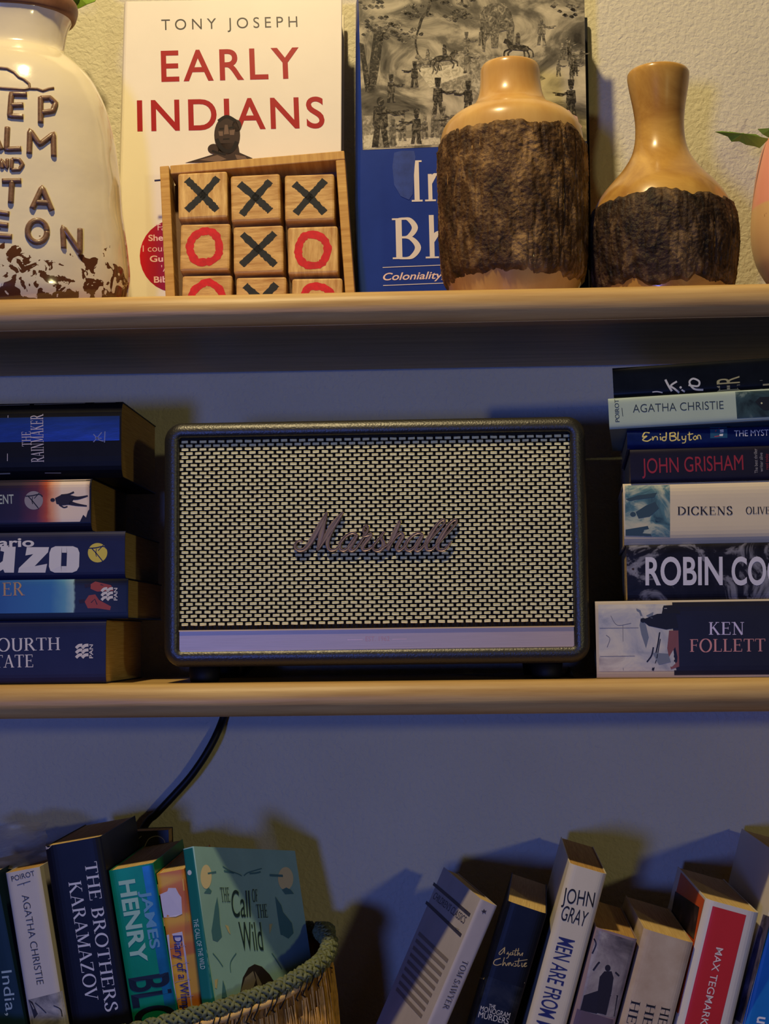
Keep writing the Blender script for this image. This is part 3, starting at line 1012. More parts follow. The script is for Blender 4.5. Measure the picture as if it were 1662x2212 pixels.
f = stack_right('cream paperback with blue picture at its end, stacked right of the speaker', 0.1522, SR, ZM + 0.0808, 0.0376, 0.198, 0.128, mat('cream_gloss_cover', (214, 200, 172), 0.27, var=(30, 0.04), bump=(14, 0.2, 0.0015, (1, 1, 0.5))), group=GR, b=0.0030, p=6.0)
f.patch('spine_picture', blotch_mat('blue_engraving_print', [(0.3, (34, 56, 76)), (0.45, (84, 122, 132)), (0.55, (170, 178, 160)), (0.7, (196, 190, 164))], 60, 0.35, (1, 1, 1), 6, 1.0), [(1351, 1048), (1448, 1047), (1448, 1160), (1351, 1158)])
f.shapes('picture_dark', ink((50, 74, 86)), [('disc', (1368, 1111), 6, 5), ('poly', [(1374, 1106), (1396, 1092), (1416, 1084), (1424, 1098), (1404, 1116), (1380, 1120)]), ('poly', [(1352, 1078), (1380, 1070), (1420, 1064), (1414, 1074), (1360, 1082)]), ('poly', [(1352, 1144), (1400, 1136), (1408, 1158), (1352, 1157)])], 0.0003)
f.text('DICKENS', (1464, 1112), (1583, 1111.5), 17.5, ink((30, 26, 26)), 'serif', name='author_lettering')
f.text('OLIVER', (1612, 1110), (1678, 1109.5), 15, ink((30, 26, 26)), 'serif', name='title_lettering')

f = stack_right('dark paperback with red condensed author name, stacked right of the speaker', 0.1570, SR, ZM + 0.1187, 0.0205, 0.178, 0.110, mat('ink_blue_cover', (30, 28, 44), 0.4, var=(50, 0.15)), group=GR, b=0.0012)
f.text('JOHN GRISHAM', (1388, 1023), (1607, 1015), 32, ink((150, 36, 52)), bold=0.0, name='author_lettering')
f.text('The best thriller', (1638, 1022), (1636, 969), 7, ink((150, 146, 150)), name='quote_lettering')
f.text('writer alive', (1649, 1019), (1648, 978), 7, ink((150, 146, 150)), name='quote_lettering')
f.text('read today', (1661, 1014), (1660, 980), 7, ink((140, 40, 50)), name='quote_lettering')

f = stack_right('thin glossy blue paperback with yellow handwritten name, stacked right of the speaker', 0.1555, SR, ZM + 0.1395, 0.0118, 0.178, 0.108, mat('blue_gloss_cover', (24, 40, 96), 0.2, 0.25, var=(60, 0.3), bump=(120, 0.5, 0.0010, (1, 1, 0.2))), group=GR, b=0.0022, p=4.0)
YEL = ink((226, 208, 120))
f.shapes('author_lettering', YEL, [
    ('curve', [(1404, 935), (1394, 934), (1389, 944), (1398, 942), (1389, 950), (1399, 953), (1408, 948)], 2.6), ('curve', [(1410, 943), (1411, 951), (1414, 944), (1420, 944), (1421, 951)], 2.2), ('line', [(1427, 943), (1428, 951)], 2.4), ('disc', (1427, 938), 1.4),
    ('curve', [(1440, 933), (1439, 950), (1432, 951), (1432, 945), (1439, 944)], 2.4), ('curve', [(1448, 935), (1449, 951), (1460, 950), (1460, 944), (1450, 942), (1459, 940), (1457, 934), (1447, 936)], 2.6),
    ('curve', [(1466, 932), (1465, 950), (1470, 950)], 2.4), ('curve', [(1474, 942), (1475, 949), (1481, 948), (1482, 941), (1481, 955), (1474, 957)], 2.2), ('curve', [(1490, 932), (1490, 950), (1495, 949)], 2.4), ('line', [(1486, 939), (1498, 937)], 2),
    ('curve', [(1503, 941), (1498, 946), (1502, 950), (1506, 946), (1503, 941)], 2), ('curve', [(1508, 949), (1508, 941), (1513, 941), (1515, 949)], 2)], 0.00032)
f.patch('emblem_ground', ink((40, 84, 120), 0.25), [(1535, 921), (1572, 920), (1572, 946), (1535, 947)], 0.0003, 4)
f.shapes('emblem', ink((190, 60, 70)), [('poly', [(1546, 930), (1556, 924), (1556, 942), (1544, 944)])], 0.00032)
f.shapes('emblem_light', ink((216, 216, 220)), [('poly', [(1556, 928), (1564, 927), (1564, 934), (1556, 935)]), ('poly', [(1555, 938), (1563, 937), (1562, 942), (1555, 942)])], 0.00032)
f.text('THE MYSTERY', (1587, 943), (1690, 940), 13, ink((214, 216, 226)), bold=0.0, name='title_lettering')

TIL = math.radians(1.35)
ACG = mat('sage_grey_cover', (166, 184, 172), 0.42, var=(30, 0.05), bump=(30, 0.1, 0.0006, (1, 1, 0.2)))
f = stack_right('pale sage paperback tilted near the top of the stack right of the speaker', 0.1449, SR, ZM + 0.1520, 0.0190, 0.178, 0.110, ACG, tilt=TIL, yawd=8.0, group=GR, b=0.0010)
f.text('AGATHA CHRISTIE', (1368, 891), (1564, 883), 17, ink((44, 56, 60)), bold=-0.008, name='author_lettering')
f.text('POIROT', (1339, 911), (1337, 862), 9, ink((44, 56, 60)), name='series_lettering')
f.shapes('rule', ink((44, 56, 60)), [('line', [(1344, 881), (1346, 899)], 1.2)], 0.00032)
f.patch('spine_picture', blotch_mat('dusky_teal_print', [(0.3, (22, 34, 38)), (0.5, (52, 76, 82)), (0.62, (120, 140, 134)), (0.75, (150, 160, 146))], 55, 0.4), [(1589, 846), (1710, 841), (1712, 898), (1593, 904)])
f.shapes('picture_dark', ink((14, 20, 24)), [('poly', [(1632, 868), (1642, 858), (1680, 856), (1684, 886), (1650, 886)])], 0.0003)
f.shapes('picture_dot', ink((190, 190, 150)), [('disc', (1646, 871), 2)], 0.00032)

f = stack_right('glossy black paperback lying on top of the stack right of the speaker', 0.1480, SR, ZM + 0.1715, 0.0185, 0.198, 0.126, mat('black_teal_cover', (14, 18, 24), 0.3, var=(30, 0.5)), tilt=TIL, yawd=8.0, group=GR, b=0.0012)
SILV = ink((186, 190, 196))
f.shapes('author_lettering', SILV, [('curve', [(1438, 820), (1444, 832), (1452, 845)], 4.5), ('curve', [(1463, 824), (1450, 833), (1458, 840), (1468, 848)], 4), ('disc', (1471, 837), 2.6), ('curve', [(1473, 842), (1480, 846)], 3.5),
    ('curve', [(1488, 832), (1508, 834), (1511, 824), (1498, 818), (1490, 826), (1500, 840), (1520, 842)], 4)], 0.00032)
f.text('ER', (1600, 842), (1598, 812), 50, ink((150, 148, 112)), name='title_lettering')
f.text('IT', (1690, 846), (1688, 818), 46, ink((150, 148, 112)), name='title_lettering')
f.shapes('small_mark', SILV, [('curve', [(1410, 847), (1420, 846), (1432, 848)], 2.5)], 0.00032)

# ------------------------------------------------------------------ lower board, books leaning right
GB = 'paperbacks leaning on the lowest board to the right'
LY = -0.150
f = leaning('pale lilac worn paperback with star and ruled bands, leftmost of the leaning books', (1039, 1942), (1077, 1954), (924, 2212), LY, (959, 1873), yback=-0.050, cover= mat('lilac_worn_cover', (180, 172, 172), 0.5, var=(30, 0.08)), group=GB, b=0.0012)
LT = ink((60, 56, 70))
f.text('TOM SAWYER', (1001, 2073), (956, 2178), 12.5, LT, 'serif', name='title_lettering')
f.shapes('rule', LT, [('line', [(1016, 1977), (1062, 2000)], 1.6), ('line', [(1015, 1980), (1061, 2003)], 0.8), ('line', [(997, 2021), (1042, 2044)], 1.6), ('line', [(998, 2018), (1043, 2041)], 0.8), ('poly', [(1046, 1963), (1048, 1967), (1052, 1967), (1049, 1970), (1050, 1974), (1046, 1971), (1042, 1974), (1043, 1970), (1040, 1967), (1044, 1967)])], 0.00032)
g = f.left
f.left.shapes('cover_rule', LT, [('line', [(937, 1909), (1016, 1977)], 2), ('line', [(921, 1949), (997, 2021)], 2)], 0.0004)
g.text("CHILDREN'S CLASSICS", (935, 1940), (1002, 1996), 14, LT, 'sans', up=(7, -13), name='cover_lettering')
its = []
for i in range(9):
    y = 2018 + i * 15
    its.append(('line', [(905 - i * 6, y - 2), (968 - i * 7, y + 58)], 2.2))
g.shapes('cover_text_lines', ink((128, 118, 116)), its, 0.0004)

f = leaning('black paperback with gold signature and gold rule, leaning between the lilac and the white books', (1096, 1946), (1184, 1968), (1016, 2212), LY, None, 0.120, yawd=4.8, cover=mat('black_matt_cover', (20, 22, 30), 0.38, var=(50, 0.2)), group=GB, b=0.0020)
GOLD = ink((196, 172, 110))
f.shapes('rule', GOLD, [('line', [(1046, 2114), (1134, 2124)], 1.8)], 0.00032)
f.shapes('author_lettering', GOLD, [
    ('curve', [(1089, 2048), (1079, 2058), (1081, 2062), (1088, 2055), (1091, 2046), (1090, 2060)], 1.6), ('curve', [(1099, 2056), (1095, 2061), (1100, 2060), (1098, 2068), (1094, 2070)], 1.5), ('curve', [(1105, 2057), (1102, 2062), (1107, 2062), (1108, 2056), (1109, 2063)], 1.5),
    ('curve', [(1116, 2049), (1112, 2063), (1116, 2062)], 1.5), ('line', [(1108, 2054), (1122, 2053)], 1.2), ('curve', [(1121, 2048), (1118, 2064), (1122, 2058), (1124, 2064), (1130, 2058), (1128, 2065)], 1.5),
    ('curve', [(1082, 2070), (1070, 2074), (1067, 2082), (1074, 2085), (1084, 2082)], 1.8), ('curve', [(1090, 2068), (1086, 2086), (1091, 2079), (1094, 2086), (1098, 2080)], 1.6), ('curve', [(1100, 2079), (1099, 2086), (1103, 2079), (1106, 2086), (1110, 2080)], 1.6),
    ('curve', [(1113, 2080), (1116, 2086), (1110, 2087)], 1.6), ('curve', [(1122, 2070), (1119, 2087), (1124, 2085)], 1.6), ('line', [(1112, 2077), (1140, 2073)], 1.4), ('curve', [(1128, 2080), (1128, 2088), (1132, 2086), (1138, 2080), (1133, 2082), (1134, 2088), (1139, 2086)], 1.6)], 0.00032)
patch_ab(f, 'spine_picture', blotch_mat('night_print', [(0.4, (14, 16, 20)), (0.6, (38, 40, 44)), (0.8, (70, 66, 58))], 50, 0.4), 0.0008, f.T - 0.0008, 0.001, f.px((1090, 2121))[1])
CR = ink((206, 202, 190))
f.text('THE', (1056, 2176), (1070, 2179), 8, CR, bold=0.01, name='title_lettering')
f.text('MONOGRAM', (1037, 2183), (1101, 2199), 11, CR, bold=0.0, name='title_lettering')
f.text('MURDERS', (1033, 2197), (1098, 2213), 13, CR, bold=0.0, name='title_lettering')
g = f.left
g.patch('cover_rule', GOLD, [(1028, 2109), (1046, 2113), (1046, 2116), (1027, 2111)], 0.0003, 2)
g.patch('cover_figure', blotch_mat('pale_statue_print', [(0.35, (24, 24, 28)), (0.5, (90, 84, 92)), (0.7, (130, 122, 126))], 60), [(1006, 2140), (1022, 2145), (998, 2225), (982, 2222)], 0.0003, 4)

f = leaning('tall white paperback with black and navy capitals, tallest of the leaning books', (1231, 1865), (1312, 1887), (1138, 2212), LY, None, 0.124, yawd=2.8, cover=mat('white_yellowed_cover', (214, 204, 180), 0.42, var=(25, 0.06)), group=GB, b=0.0030, pages=PAGES_OLD)
BK, NV = ink((24, 22, 24)), ink((36, 42, 104))
f.text('JOHN', (1214, 1949), (1282, 1960), 32, BK, bold=0.0, name='author_lettering')
f.text('GRAY', (1210, 1986), (1264, 2002), 32, BK, bold=0.0, name='author_lettering')
f.text('MEN ARE FROM', (1208, 2023), (1163, 2192), 36, NV, bold=0.004, name='title_lettering')
f.text('MARS', (1160, 2203), (1142, 2268), 36, NV, bold=0.004, name='title_lettering')

f = leaning('short paperback with misty dark figure on its spine, leaning beside the tall white book', (1288, 2003), (1376, 2034), (1233, 2212), LY, None, 0.108, yawd=2.6, cover=mat('rose_grey_cover', (150, 128, 126), 0.45), group=GB, b=0.0016, pages=PAGES_OLD)
f.patch('spine_picture', blotch_mat('misty_print', [(0.3, (52, 44, 50)), (0.5, (132, 122, 122)), (0.65, (180, 172, 164)), (0.8, (120, 110, 120))], 30, 0.4), [(1290, 2008), (1372, 2034), (1332, 2200), (1252, 2184)])
f.shapes('picture_dark', ink((34, 28, 34)), [('disc', (1313.5, 2091), 6, 7), ('poly', [(1306, 2098), (1322, 2098), (1326, 2112), (1322, 2140), (1310, 2192), (1290, 2188), (1292, 2140), (1296, 2110)]),
    ('poly', [(1262, 2150), (1292, 2140), (1290, 2190), (1254, 2182)]), ('curve', [(1282, 2096), (1292, 2082), (1296, 2078)], 4), ('curve', [(1280, 2060), (1288, 2040), (1284, 2028)], 3), ('line', [(1330, 2100), (1338, 2108)], 4), ('poly', [(1312, 2150), (1336, 2150), (1328, 2196), (1306, 2192)])], 0.0004)
patch_ab(f, 'spine_foot', ink((96, 80, 92)), 0.0015, f.T - 0.0015, 0.001, f.px((1290, 2192))[1], 0.0003)

f = leaning('stained cream paperback with three columns of black serif capitals, leaning beside the red one', (1392, 2006), (1500, 2034), (1338, 2212), LY, None, 0.116, yawd=2.3, cover=mat('stained_cream_cover', (206, 190, 164), 0.5, var=(22, 0.2), rgb2=(166, 138, 110)), group=GB, b=0.0024)
for (a, b_, s) in (((1365, 2160), (1351, 2222), 'HEI'), ((1398, 2167), (1385, 2226), 'HEI'), ((1430, 2174), (1421, 2212), 'HE')):
    f.text(s, a, b_, 19.5, BK, 'serif', name='title_lettering')

f = leaning('thick white paperback with a broad red band down its spine, leaning at the right', (1527, 1942), (1644, 1963), (1462, 2212), LY, None, 0.126, yawd=2.0, cover=mat('bone_white_cover', (214, 208, 196), 0.42, var=(25, 0.04)), group=GB, b=0.0034)
patch_ab(f, 'red_band', mat('red_band_print', (196, 42, 48), 0.4, var=(18, 0.1)), f.px((1542, 1951))[0], f.px((1615, 1968))[0], 0.001, f.H - 0.003)
f.text('MAX TEGMARK', (1548, 2046), (1513, 2213), 15.5, ink((232, 214, 206)), bold=0.004, name='author_lettering')
g = f.left
g.patch('cover_print', mat('orange_cover_print', (206, 84, 34), 0.42), [(1472, 1884), (1523, 1944), (1466, 2190), (1415, 2120)], 0.0003, 6)
g.patch('cover_picture', blotch_mat('dark_cover_picture', [(0.4, (20, 14, 18)), (0.6, (56, 40, 44)), (0.75, (110, 100, 96))], 50), [(1460, 1925), (1512, 1960), (1500, 2030), (1450, 1980)], 0.0005, 4)

f = leaning('white covered paperback with bright blue spine, leaning behind the red banded book', (1692, 1852), (1784, 1870), (1604, 2212), LY, None, 0.136, yawd=2.0, cover=mat('white_back_cover', (214, 206, 190), 0.45), group=GB, b=0.0020)
patch_ab(f, 'spine_ground', mat('azure_print', (22, 118, 200), 0.4, var=(14, 0.2)), 0.0006, f.T - 0.0006, 0.001, f.H - 0.003)
f.text('un', (1637, 2195), (1632, 2226), 26, ink((232, 232, 236)), bold=0.02, name='title_lettering')
f.left.patch('cover_picture', blotch_mat('mauve_strip_print', [(0.35, (40, 36, 58)), (0.55, (104, 98, 130)), (0.7, (170, 162, 178))], 50), [(1650, 1975), (1668, 1982), (1604, 2212), (1586, 2200)], 0.0004, 6)

# ------------------------------------------------------------------ lower board, books in the basket
GK = 'paperbacks standing in the basket'
ZK = ZL + 0.012
BY = -0.150
f = leaning('dark teal paperback with pale title, standing beside the grey one in the basket', (-150, 1916), (-9, 1886), (-94, 2212), BY, None, 0.101, mat('dark_teal_cover', (22, 44, 58), 0.4, var=(30, 0.15)), zbase=ZK, group=GK, b=0.0005)
f.text('India,', (3, 2098), (14, 2194), 22, ink((150, 172, 186)), name='title_lettering')
f = leaning('slim pale grey paperback with thin black capitals, standing in the basket', (11.4, 1886.6), (84, 1870), (64, 2212), BY, None, 0.101, mat('pale_grey_cover', (196, 190, 184), 0.42, var=(30, 0.05)), zbase=ZK, group=GK, b=0.0014, pages=PAGES_OLD)
f.text('POIROT', (26, 1904), (76, 1891), 11, ink((58, 56, 60)), name='series_lettering')
f.shapes('rule', ink((58, 56, 60)), [('line', [(37, 1912), (66, 1903)], 1.4), ('line', [(51, 1907), (52, 1912)], 1.2)], 0.00032)
f.text('AGATHA CHRISTIE', (47, 1934), (80, 2127), 15, ink((50, 48, 52)), bold=-0.008, name='author_lettering')
f.patch('spine_picture', blotch_mat('grey_sketch_print', [(0.3, (80, 78, 84)), (0.5, (146, 144, 146)), (0.7, (190, 186, 182))], 60), [(60, 2160), (132, 2142), (146, 2225), (72, 2240)])
f.shapes('picture_dark', ink((40, 38, 46)), [('poly', [(62, 2160), (70, 2164), (82, 2190), (74, 2200)]), ('curve', [(76, 2166), (88, 2176), (100, 2188)], 2), ('curve', [(116, 2172), (130, 2180), (134, 2196)], 2)], 0.0004)

f = leaning('thick black paperback with two lines of white serif capitals, standing in the basket', (96, 1829), (216, 1803), (156, 2212), BY, None, 0.101, mat('blue_black_cover', (22, 24, 38), 0.42, var=(40, 0.15)), zbase=ZK, group=GK, b=0.0020)
f.text('THE BROTHERS', (183, 1864), (229, 2186), 26, ink((206, 206, 214)), 'serif', name='title_lettering')
f.text('KARAMAZOV', (148, 1906), (186, 2163), 27, ink((206, 206, 214)), 'serif', name='title_lettering')
f.shapes('torn_corner', ink((190, 180, 176)), [('poly', [(97, 1829), (112, 1826), (104, 1834), (98, 1836)])], 0.00032)

f = leaning('glossy green paperback with mint and black block capitals, standing in the basket', (235, 1881.5), (331, 1862), (286, 2197), BY, None, 0.101, mat('green_foil_cover', (12, 134, 92), 0.32, 0.15, var=(25, 0.2)), zbase=ZK, group=GK, b=0.0005)
patch_ab(f, 'teal_side', mat('teal_foil_print', (16, 104, 128), 0.28, 0.2, var=(40, 0.3)), f.T * 0.74, f.T - 0.0006, 0.001, f.H - 0.001)
f.text('HENRY', (256, 1904), (284, 2081), 36, ink((164, 206, 184)), bold=0.03, name='author_lettering')
f.text('JAMES', (304, 1925), (325, 2050), 22, ink((104, 160, 190)), bold=0.025, name='author_lettering', lift=0.0005)
f.text('BLOOD', (277, 2114), (312, 2330), 88, ink((10, 20, 24)), bold=0.02, name='title_lettering')

f = leaning('thin orange and yellow paperback with torn paper labels, standing in the basket', (338, 1888), (397, 1874), (388, 2195), BY, None, 0.101, blotch_mat('orange_plaid_cover', [(0.35, (196, 104, 40)), (0.48, (210, 124, 50)), (0.52, (226, 172, 52)), (0.7, (216, 150, 60))], 40, 0.3, (0.15, 1, 1), 1, 0.0), zbase=ZK, group=GK, b=0.0004)
f.shapes('yellow_bands', ink((226, 178, 50), 0.3), [('poly', [(337, 1912), (396, 1898), (399, 1924), (340, 1936)]), ('poly', [(348, 1984), (404, 1972), (408, 1990), (352, 2002)])], 0.0002)
PAP = mat('label_paper', (206, 200, 216), 0.5, var=(60, 0.06))
f.shapes('torn_label', PAP, [('poly', [(346, 1932), (362, 1925), (364, 1918), (380, 1918), (386, 1930), (392, 1938), (394, 1974), (380, 1980), (354, 1982), (350, 1960)])], 0.0005)
f.shapes('torn_label', PAP, [('poly', [(360, 2020), (394, 2012), (402, 2060), (420, 2205), (424, 2240), (386, 2240), (374, 2120)])], 0.0005)
f.shapes('label_lines', ink((150, 146, 170)), [('line', [(366, 2050), (402, 2042)], 1), ('line', [(372, 2086), (408, 2078)], 1), ('line', [(378, 2122), (412, 2114)], 1), ('line', [(384, 2158), (418, 2150)], 1)], 0.0006)
f.text('Diary of a Wimpy', (374, 2021), (396, 2194), 19, ink((42, 42, 120)), bold=0.006, shear=0.1, name='title_lettering', lift=0.0007)

# turned paperback with its front cover showing
A = un(417.3, 1828, -0.152)
Bk = un(637.5, 1837.8, -0.052)
w = (Bk - A).normalized()
# spine axis through the pixel line of the cover's left edge, square to the cover's top edge
dq = ray(459.4, 2167.5)
s = (A - CAM).dot(w) / dq.dot(w)
d = (CAM + dq * s - A).normalized()
t = w.cross(-d).normalized()
T = abs((unplane(394.4, 1833, A, w) - A).dot(t))
T = max(T, 0.008)
Wd = (Bk - A).length
Hc = 0.124
print('call', T, Wd, Hc, d, w)
f = paperback('teal paperback with pale moons and wolves, cover turned to show above the basket rim', frame(A - t * T + d * Hc, t, w, -d), T, Wd, Hc, mat('teal_cover', (146, 190, 190), 0.45, var=(18, 0.10)), group=GK, b=0.0008)
f.patch('spine_ground', mat('deep_teal_print', (24, 104, 104), 0.4), [(395, 1836), (416, 1831), (462, 2175), (437, 2180)], 0.0002)
f.shapes('round_mark', ink((190, 200, 204)), [('disc', (410, 1885), 4.5, 5.5)], 0.00032)
f.text('THE CALL OF THE WILD', (418, 1986), (434, 2094), 10, ink((176, 206, 206)), name='title_lettering')
g = f.right
MO, WO, DG = ink((224, 210, 168)), ink((72, 122, 136)), ink((30, 52, 52))
g.shapes('moon', MO, [('disc', (445, 1894), 12, 26)], 0.0003)
g.shapes('moon', MO, [('disc', (617, 1898), 16.5, 25)], 0.0003)
cv = lambda L: [(380 + a / 4.155, 1780 + b / 4.155) for a, b in L]
g.shapes('wolf', WO, [('poly', cv([(370, 655), (385, 760), (395, 900), (412, 1010), (372, 1055), (330, 1040), (318, 960), (335, 850), (350, 740)]))], 0.0004)
g.shapes('wolf', WO, [('poly', cv([(890, 650), (945, 730), (960, 790), (1040, 890), (1055, 980), (1010, 1030), (960, 1000), (940, 995), (920, 870), (905, 760)]))], 0.0004)
tag(g.shapes('branches', WO, [('curve', cv([(420, 380), (480, 420), (560, 450), (590, 468)]), 2), ('curve', cv([(770, 400), (700, 420), (640, 440), (610, 465)]), 2), ('curve', cv([(430, 420), (470, 430), (520, 440)]), 3), ('curve', cv([(760, 430), (720, 440), (660, 445)]), 3),
    ('poly', cv([(250, 620), (290, 570), (320, 600), (310, 625)])), ('poly', cv([(950, 590), (990, 570), (1030, 590), (1060, 628), (980, 632)])), ('line', cv([(285, 445), (360, 430)]), 3), ('line', cv([(840, 460), (960, 466)]), 4),
    ('curve', cv([(490, 1330), (490, 1240), (540, 1160)]), 2), ('curve', cv([(330, 1160), (380, 1220), (420, 1280)]), 2), ('curve', cv([(860, 1160), (900, 1220), (950, 1300)]), 2), ('poly', cv([(410, 1560), (420, 1400), (440, 1460), (460, 1560)]))], 0.0004), kind='stuff')
tag(g.shapes('small_figures', ink((196, 186, 140)), [('poly', cv([(440, 905), (470, 915), (490, 995), (470, 970)])), ('poly', cv([(835, 900), (865, 895), (840, 990)])), ('poly', cv([(345, 1400), (375, 1390), (365, 1480), (350, 1470)]))], 0.0004), kind='stuff')
g.shapes('dark_mound', ink((44, 38, 36)), [('poly', cv([(575, 1520), (600, 1380), (650, 1290), (705, 1258), (770, 1280), (840, 1350), (890, 1430), (890, 1520)]))], 0.0004)
g.shapes('mound_light', ink((122, 116, 100)), [('poly', cv([(580, 1500), (620, 1380), (690, 1320), (715, 1400), (690, 1480), (640, 1520)])), ('poly', cv([(705, 1320), (735, 1370), (770, 1440), (735, 1470)]))], 0.0006)
g.text('THE', (478, 1948.5), (497.5, 1948), 0, DG, 'serif', up=(-4, -31), name='title_lettering', lift=0.0006)
g.text('Call', (502, 1981), (543, 1981), 0, DG, up=(-5, -58), shear=0.1, name='title_lettering', lift=0.0006)
g.text('OF', (545, 1948), (557, 1947.5), 0, DG, 'serif', up=(-2, -26), name='title_lettering', lift=0.0006)
g.text('THE', (555, 1983.4), (578.6, 1982), 0, DG, 'serif', up=(-3, -29), name='title_lettering', lift=0.0006)
g.text('Wild', (522, 2053.5), (570, 2053), 0, DG, up=(-8, -62), shear=0.06, name='title_lettering', lift=0.0006)

# dark book standing against the wall behind the green one
A, B = un(212, 1799, -0.0465), un(364, 1793, -0.0465)
X = (B - A).normalized()
Zl = Vector((0, 0, 1))
Xd = Vector((X.x, 0, X.z)).normalized()
Zd = Xd.cross(Vector((0, 1, 0))).normalized()
W0 = (B - A).length
H0 = (A.z - ZL - 0.002) / Zd.z - 0.003
root = thing('paperback_book', 'black paperback with curling pale line art, standing behind the green one against the wall', 'book', frame(A - Zd * H0, Xd, Xd.cross(Zd) * -1, Zd))
ff = Face(root)
m_ = MB()
m_.box((0, 0, 0), (W0, 0.0006, H0))
m_.box((0, 0.0156, 0), (W0, 0.0162, H0))
m_.box((0, 0.0006, 0), (0.0006, 0.0156, H0))
m_.build('cover', mat('black_art_cover', (20, 19, 20), 0.4, var=(40, 0.3)), root)
m_ = MB()
m_.box((0.0007, 0.0007, 0.0004), (W0 - 0.0005, 0.0155, H0 - 0.0004))
m_.build('page_block', PAGES_OLD, root)
ff.shapes('line_art', ink((120, 112, 92)), [('curve', [(312, 1830), (322, 1812), (340, 1806), (354, 1814), (358, 1830)], 1.8), ('curve', [(318, 1852), (324, 1838), (334, 1830)], 1.6), ('curve', [(250, 1806), (248, 1830), (252, 1860)], 1), ('curve', [(286, 1800), (296, 1812), (306, 1806)], 1.4)], 0.0003)

# crumpled clear plastic over the books at the left
mb = MB()
N = 22
rp = random.Random(5)
V, Fc = [], []
c0 = un(20, 1830, -0.115)
for i in range(N + 1):
    for j in range(N + 1):
        u, v = i / N, j / N
        p = un(-90 + u * 190, 1886 - (v * (92 + 26 * u)) , -0.135 + v * 0.07 + u * 0.01)
        q = p * 40
        dsp = noise.noise((q.x * 2.2, q.y * 2, q.z * 3)) * 0.006 + abs(noise.noise((q.x * 5, 3, q.z * 7))) * 0.005
        V.append((p.x, p.y + dsp, p.z + noise.noise((q.x * 2, 9, q.z)) * 0.004))
for i in range(N):
    for j in range(N):
        a = i * (N + 1) + j
        Fc.append((a, a + 1, a + N + 2, a + N + 1))
plm = mat('crumpled_clear_plastic', (224, 212, 178), 0.25, spec=0.6, bump=(90, 0.6, 0.003, (1, 1, 2.4)))
plm.node_tree.nodes['Principled BSDF'].inputs['Alpha'].default_value = 0.55
tag(mesh_obj('plastic_wrap', V, Fc, plm, None, True), 'crumpled clear plastic sheet over the teal and grey books', 'plastic')

# ------------------------------------------------------------------ basket
bask = thing('woven_basket', 'straw basket with braided green rim holding paperbacks', 'basket', Matrix.Translation((-0.17, -0.13, ZL)))
bo = Vector((-0.17, -0.13, ZL))
rim_px = [(694, 2012, -0.080), (712, 2036, -0.105), (699, 2072, -0.130), (660, 2103, -0.152), (600, 2137, -0.168), (538, 2159, -0.178), (476, 2181, -0.186), (416, 2196, -0.192), (330, 2220, -0.197), (220, 2244, -0.200), (80, 2262, -0.200)]
rim = [un(*q) for q in rim_px]
last = rim[-1]
rim += [Vector((last.x - 0.05, -0.19, last.z + 0.002)), Vector((-0.345, -0.15, last.z + 0.02)), Vector((-0.358, -0.10, last.z + 0.03)), Vector((-0.345, -0.055, last.z + 0.03)),
        Vector((-0.30, -0.030, ZL + 0.12)), Vector((-0.22, -0.0185, ZL + 0.128)), Vector((-0.13, -0.0185, ZL + 0.130)), Vector((-0.07, -0.030, ZL + 0.130)), Vector((-0.040, -0.050, ZL + 0.132))]
ring = [Vector(a) - bo for a in catmull(rim, 10, True)]
# braided rim: four strands winding round the core
GREEN = mat('green_braid', (108, 114, 84), 0.8, var=(160, 0.3), bump=(240, 0.8, 0.0010))
core = MB()
core.tube(ring, 0.0032, 8, closed=True)
core.build('rim_core', mat('green_core', (78, 84, 56), 0.85), bask)
L = [0]
for a, b_ in zip(ring, ring[1:]): L.append(L[-1] + (b_ - a).length)
tot = L[-1]
nst = 1400
cen = []
for i in range(nst):
    s = tot * i / (nst - 1)
    j = min(max(int(np.searchsorted(L, s)) - 1, 0), len(ring) - 2)
    k = (s - L[j]) / max(L[j + 1] - L[j], 1e-9)
    cen.append((ring[j] * (1 - k) + ring[j + 1] * k, (ring[j + 1] - ring[j]).normalized()))
for ns in range(12):
    mb = MB()
    pts = []
    sg = 1 if ns % 2 else -1
    for i, (c, tt) in enumerate(cen):
        s = tot * i / (nst - 1)
        a = sg * 2 * math.pi * s / 0.024 + 2 * math.pi * (ns // 2) / 6
        e1 = Vector((0, 0, 1))
        e1 = (e1 - tt * e1.dot(tt)).normalized()
        e2 = tt.cross(e1)
        r = 0.0040 + 0.0008 * math.sin(2 * math.pi * s / 0.0040 + ns * 1.57) * sg
        pts.append(c + (e1 * math.cos(a) + e2 * math.sin(a)) * r)
    mb.tube(pts, 0.00125, 5, closed=False)
    mb.build('rim_strand', GREEN, bask, True)
# woven straw wall
STRAW = mat('straw', (188, 138, 60), 0.7, var=(160, 0.4, (2, 2, 0.5)), rgb2=(96, 62, 24), bump=(300, 0.9, 0.0022, (1.6, 1.6, 0.3)))
nr = len(ring)
cx = sum((p.x for p in ring)) / nr
cy = sum((p.y for p in ring)) / nr
V, Fc = [], []
LV = 14
for i, p in enumerate(ring):
    for j in range(LV + 1):
        t_ = j / LV
        k = 1 + 0.05 * math.sin(t_ * math.pi) - 0.03 * t_ * t_
        z = (p.z - 0.004) * (1 - t_) + 0.0008 * t_
        jit = 0.0008 * noise.noise((p.x * 300, p.y * 300, z * 120))
        V.append((cx + (p.x - cx) * k + jit, cy + (p.y - cy) * k + jit, z))
for i in range(nr):
    for j in range(LV):
        a, b_ = i * (LV + 1) + j, ((i + 1) % nr) * (LV + 1) + j
        Fc.append((a, a + 1, b_ + 1, b_))
base = [i * (LV + 1) + LV for i in range(nr)]
Fc.append(tuple(base))
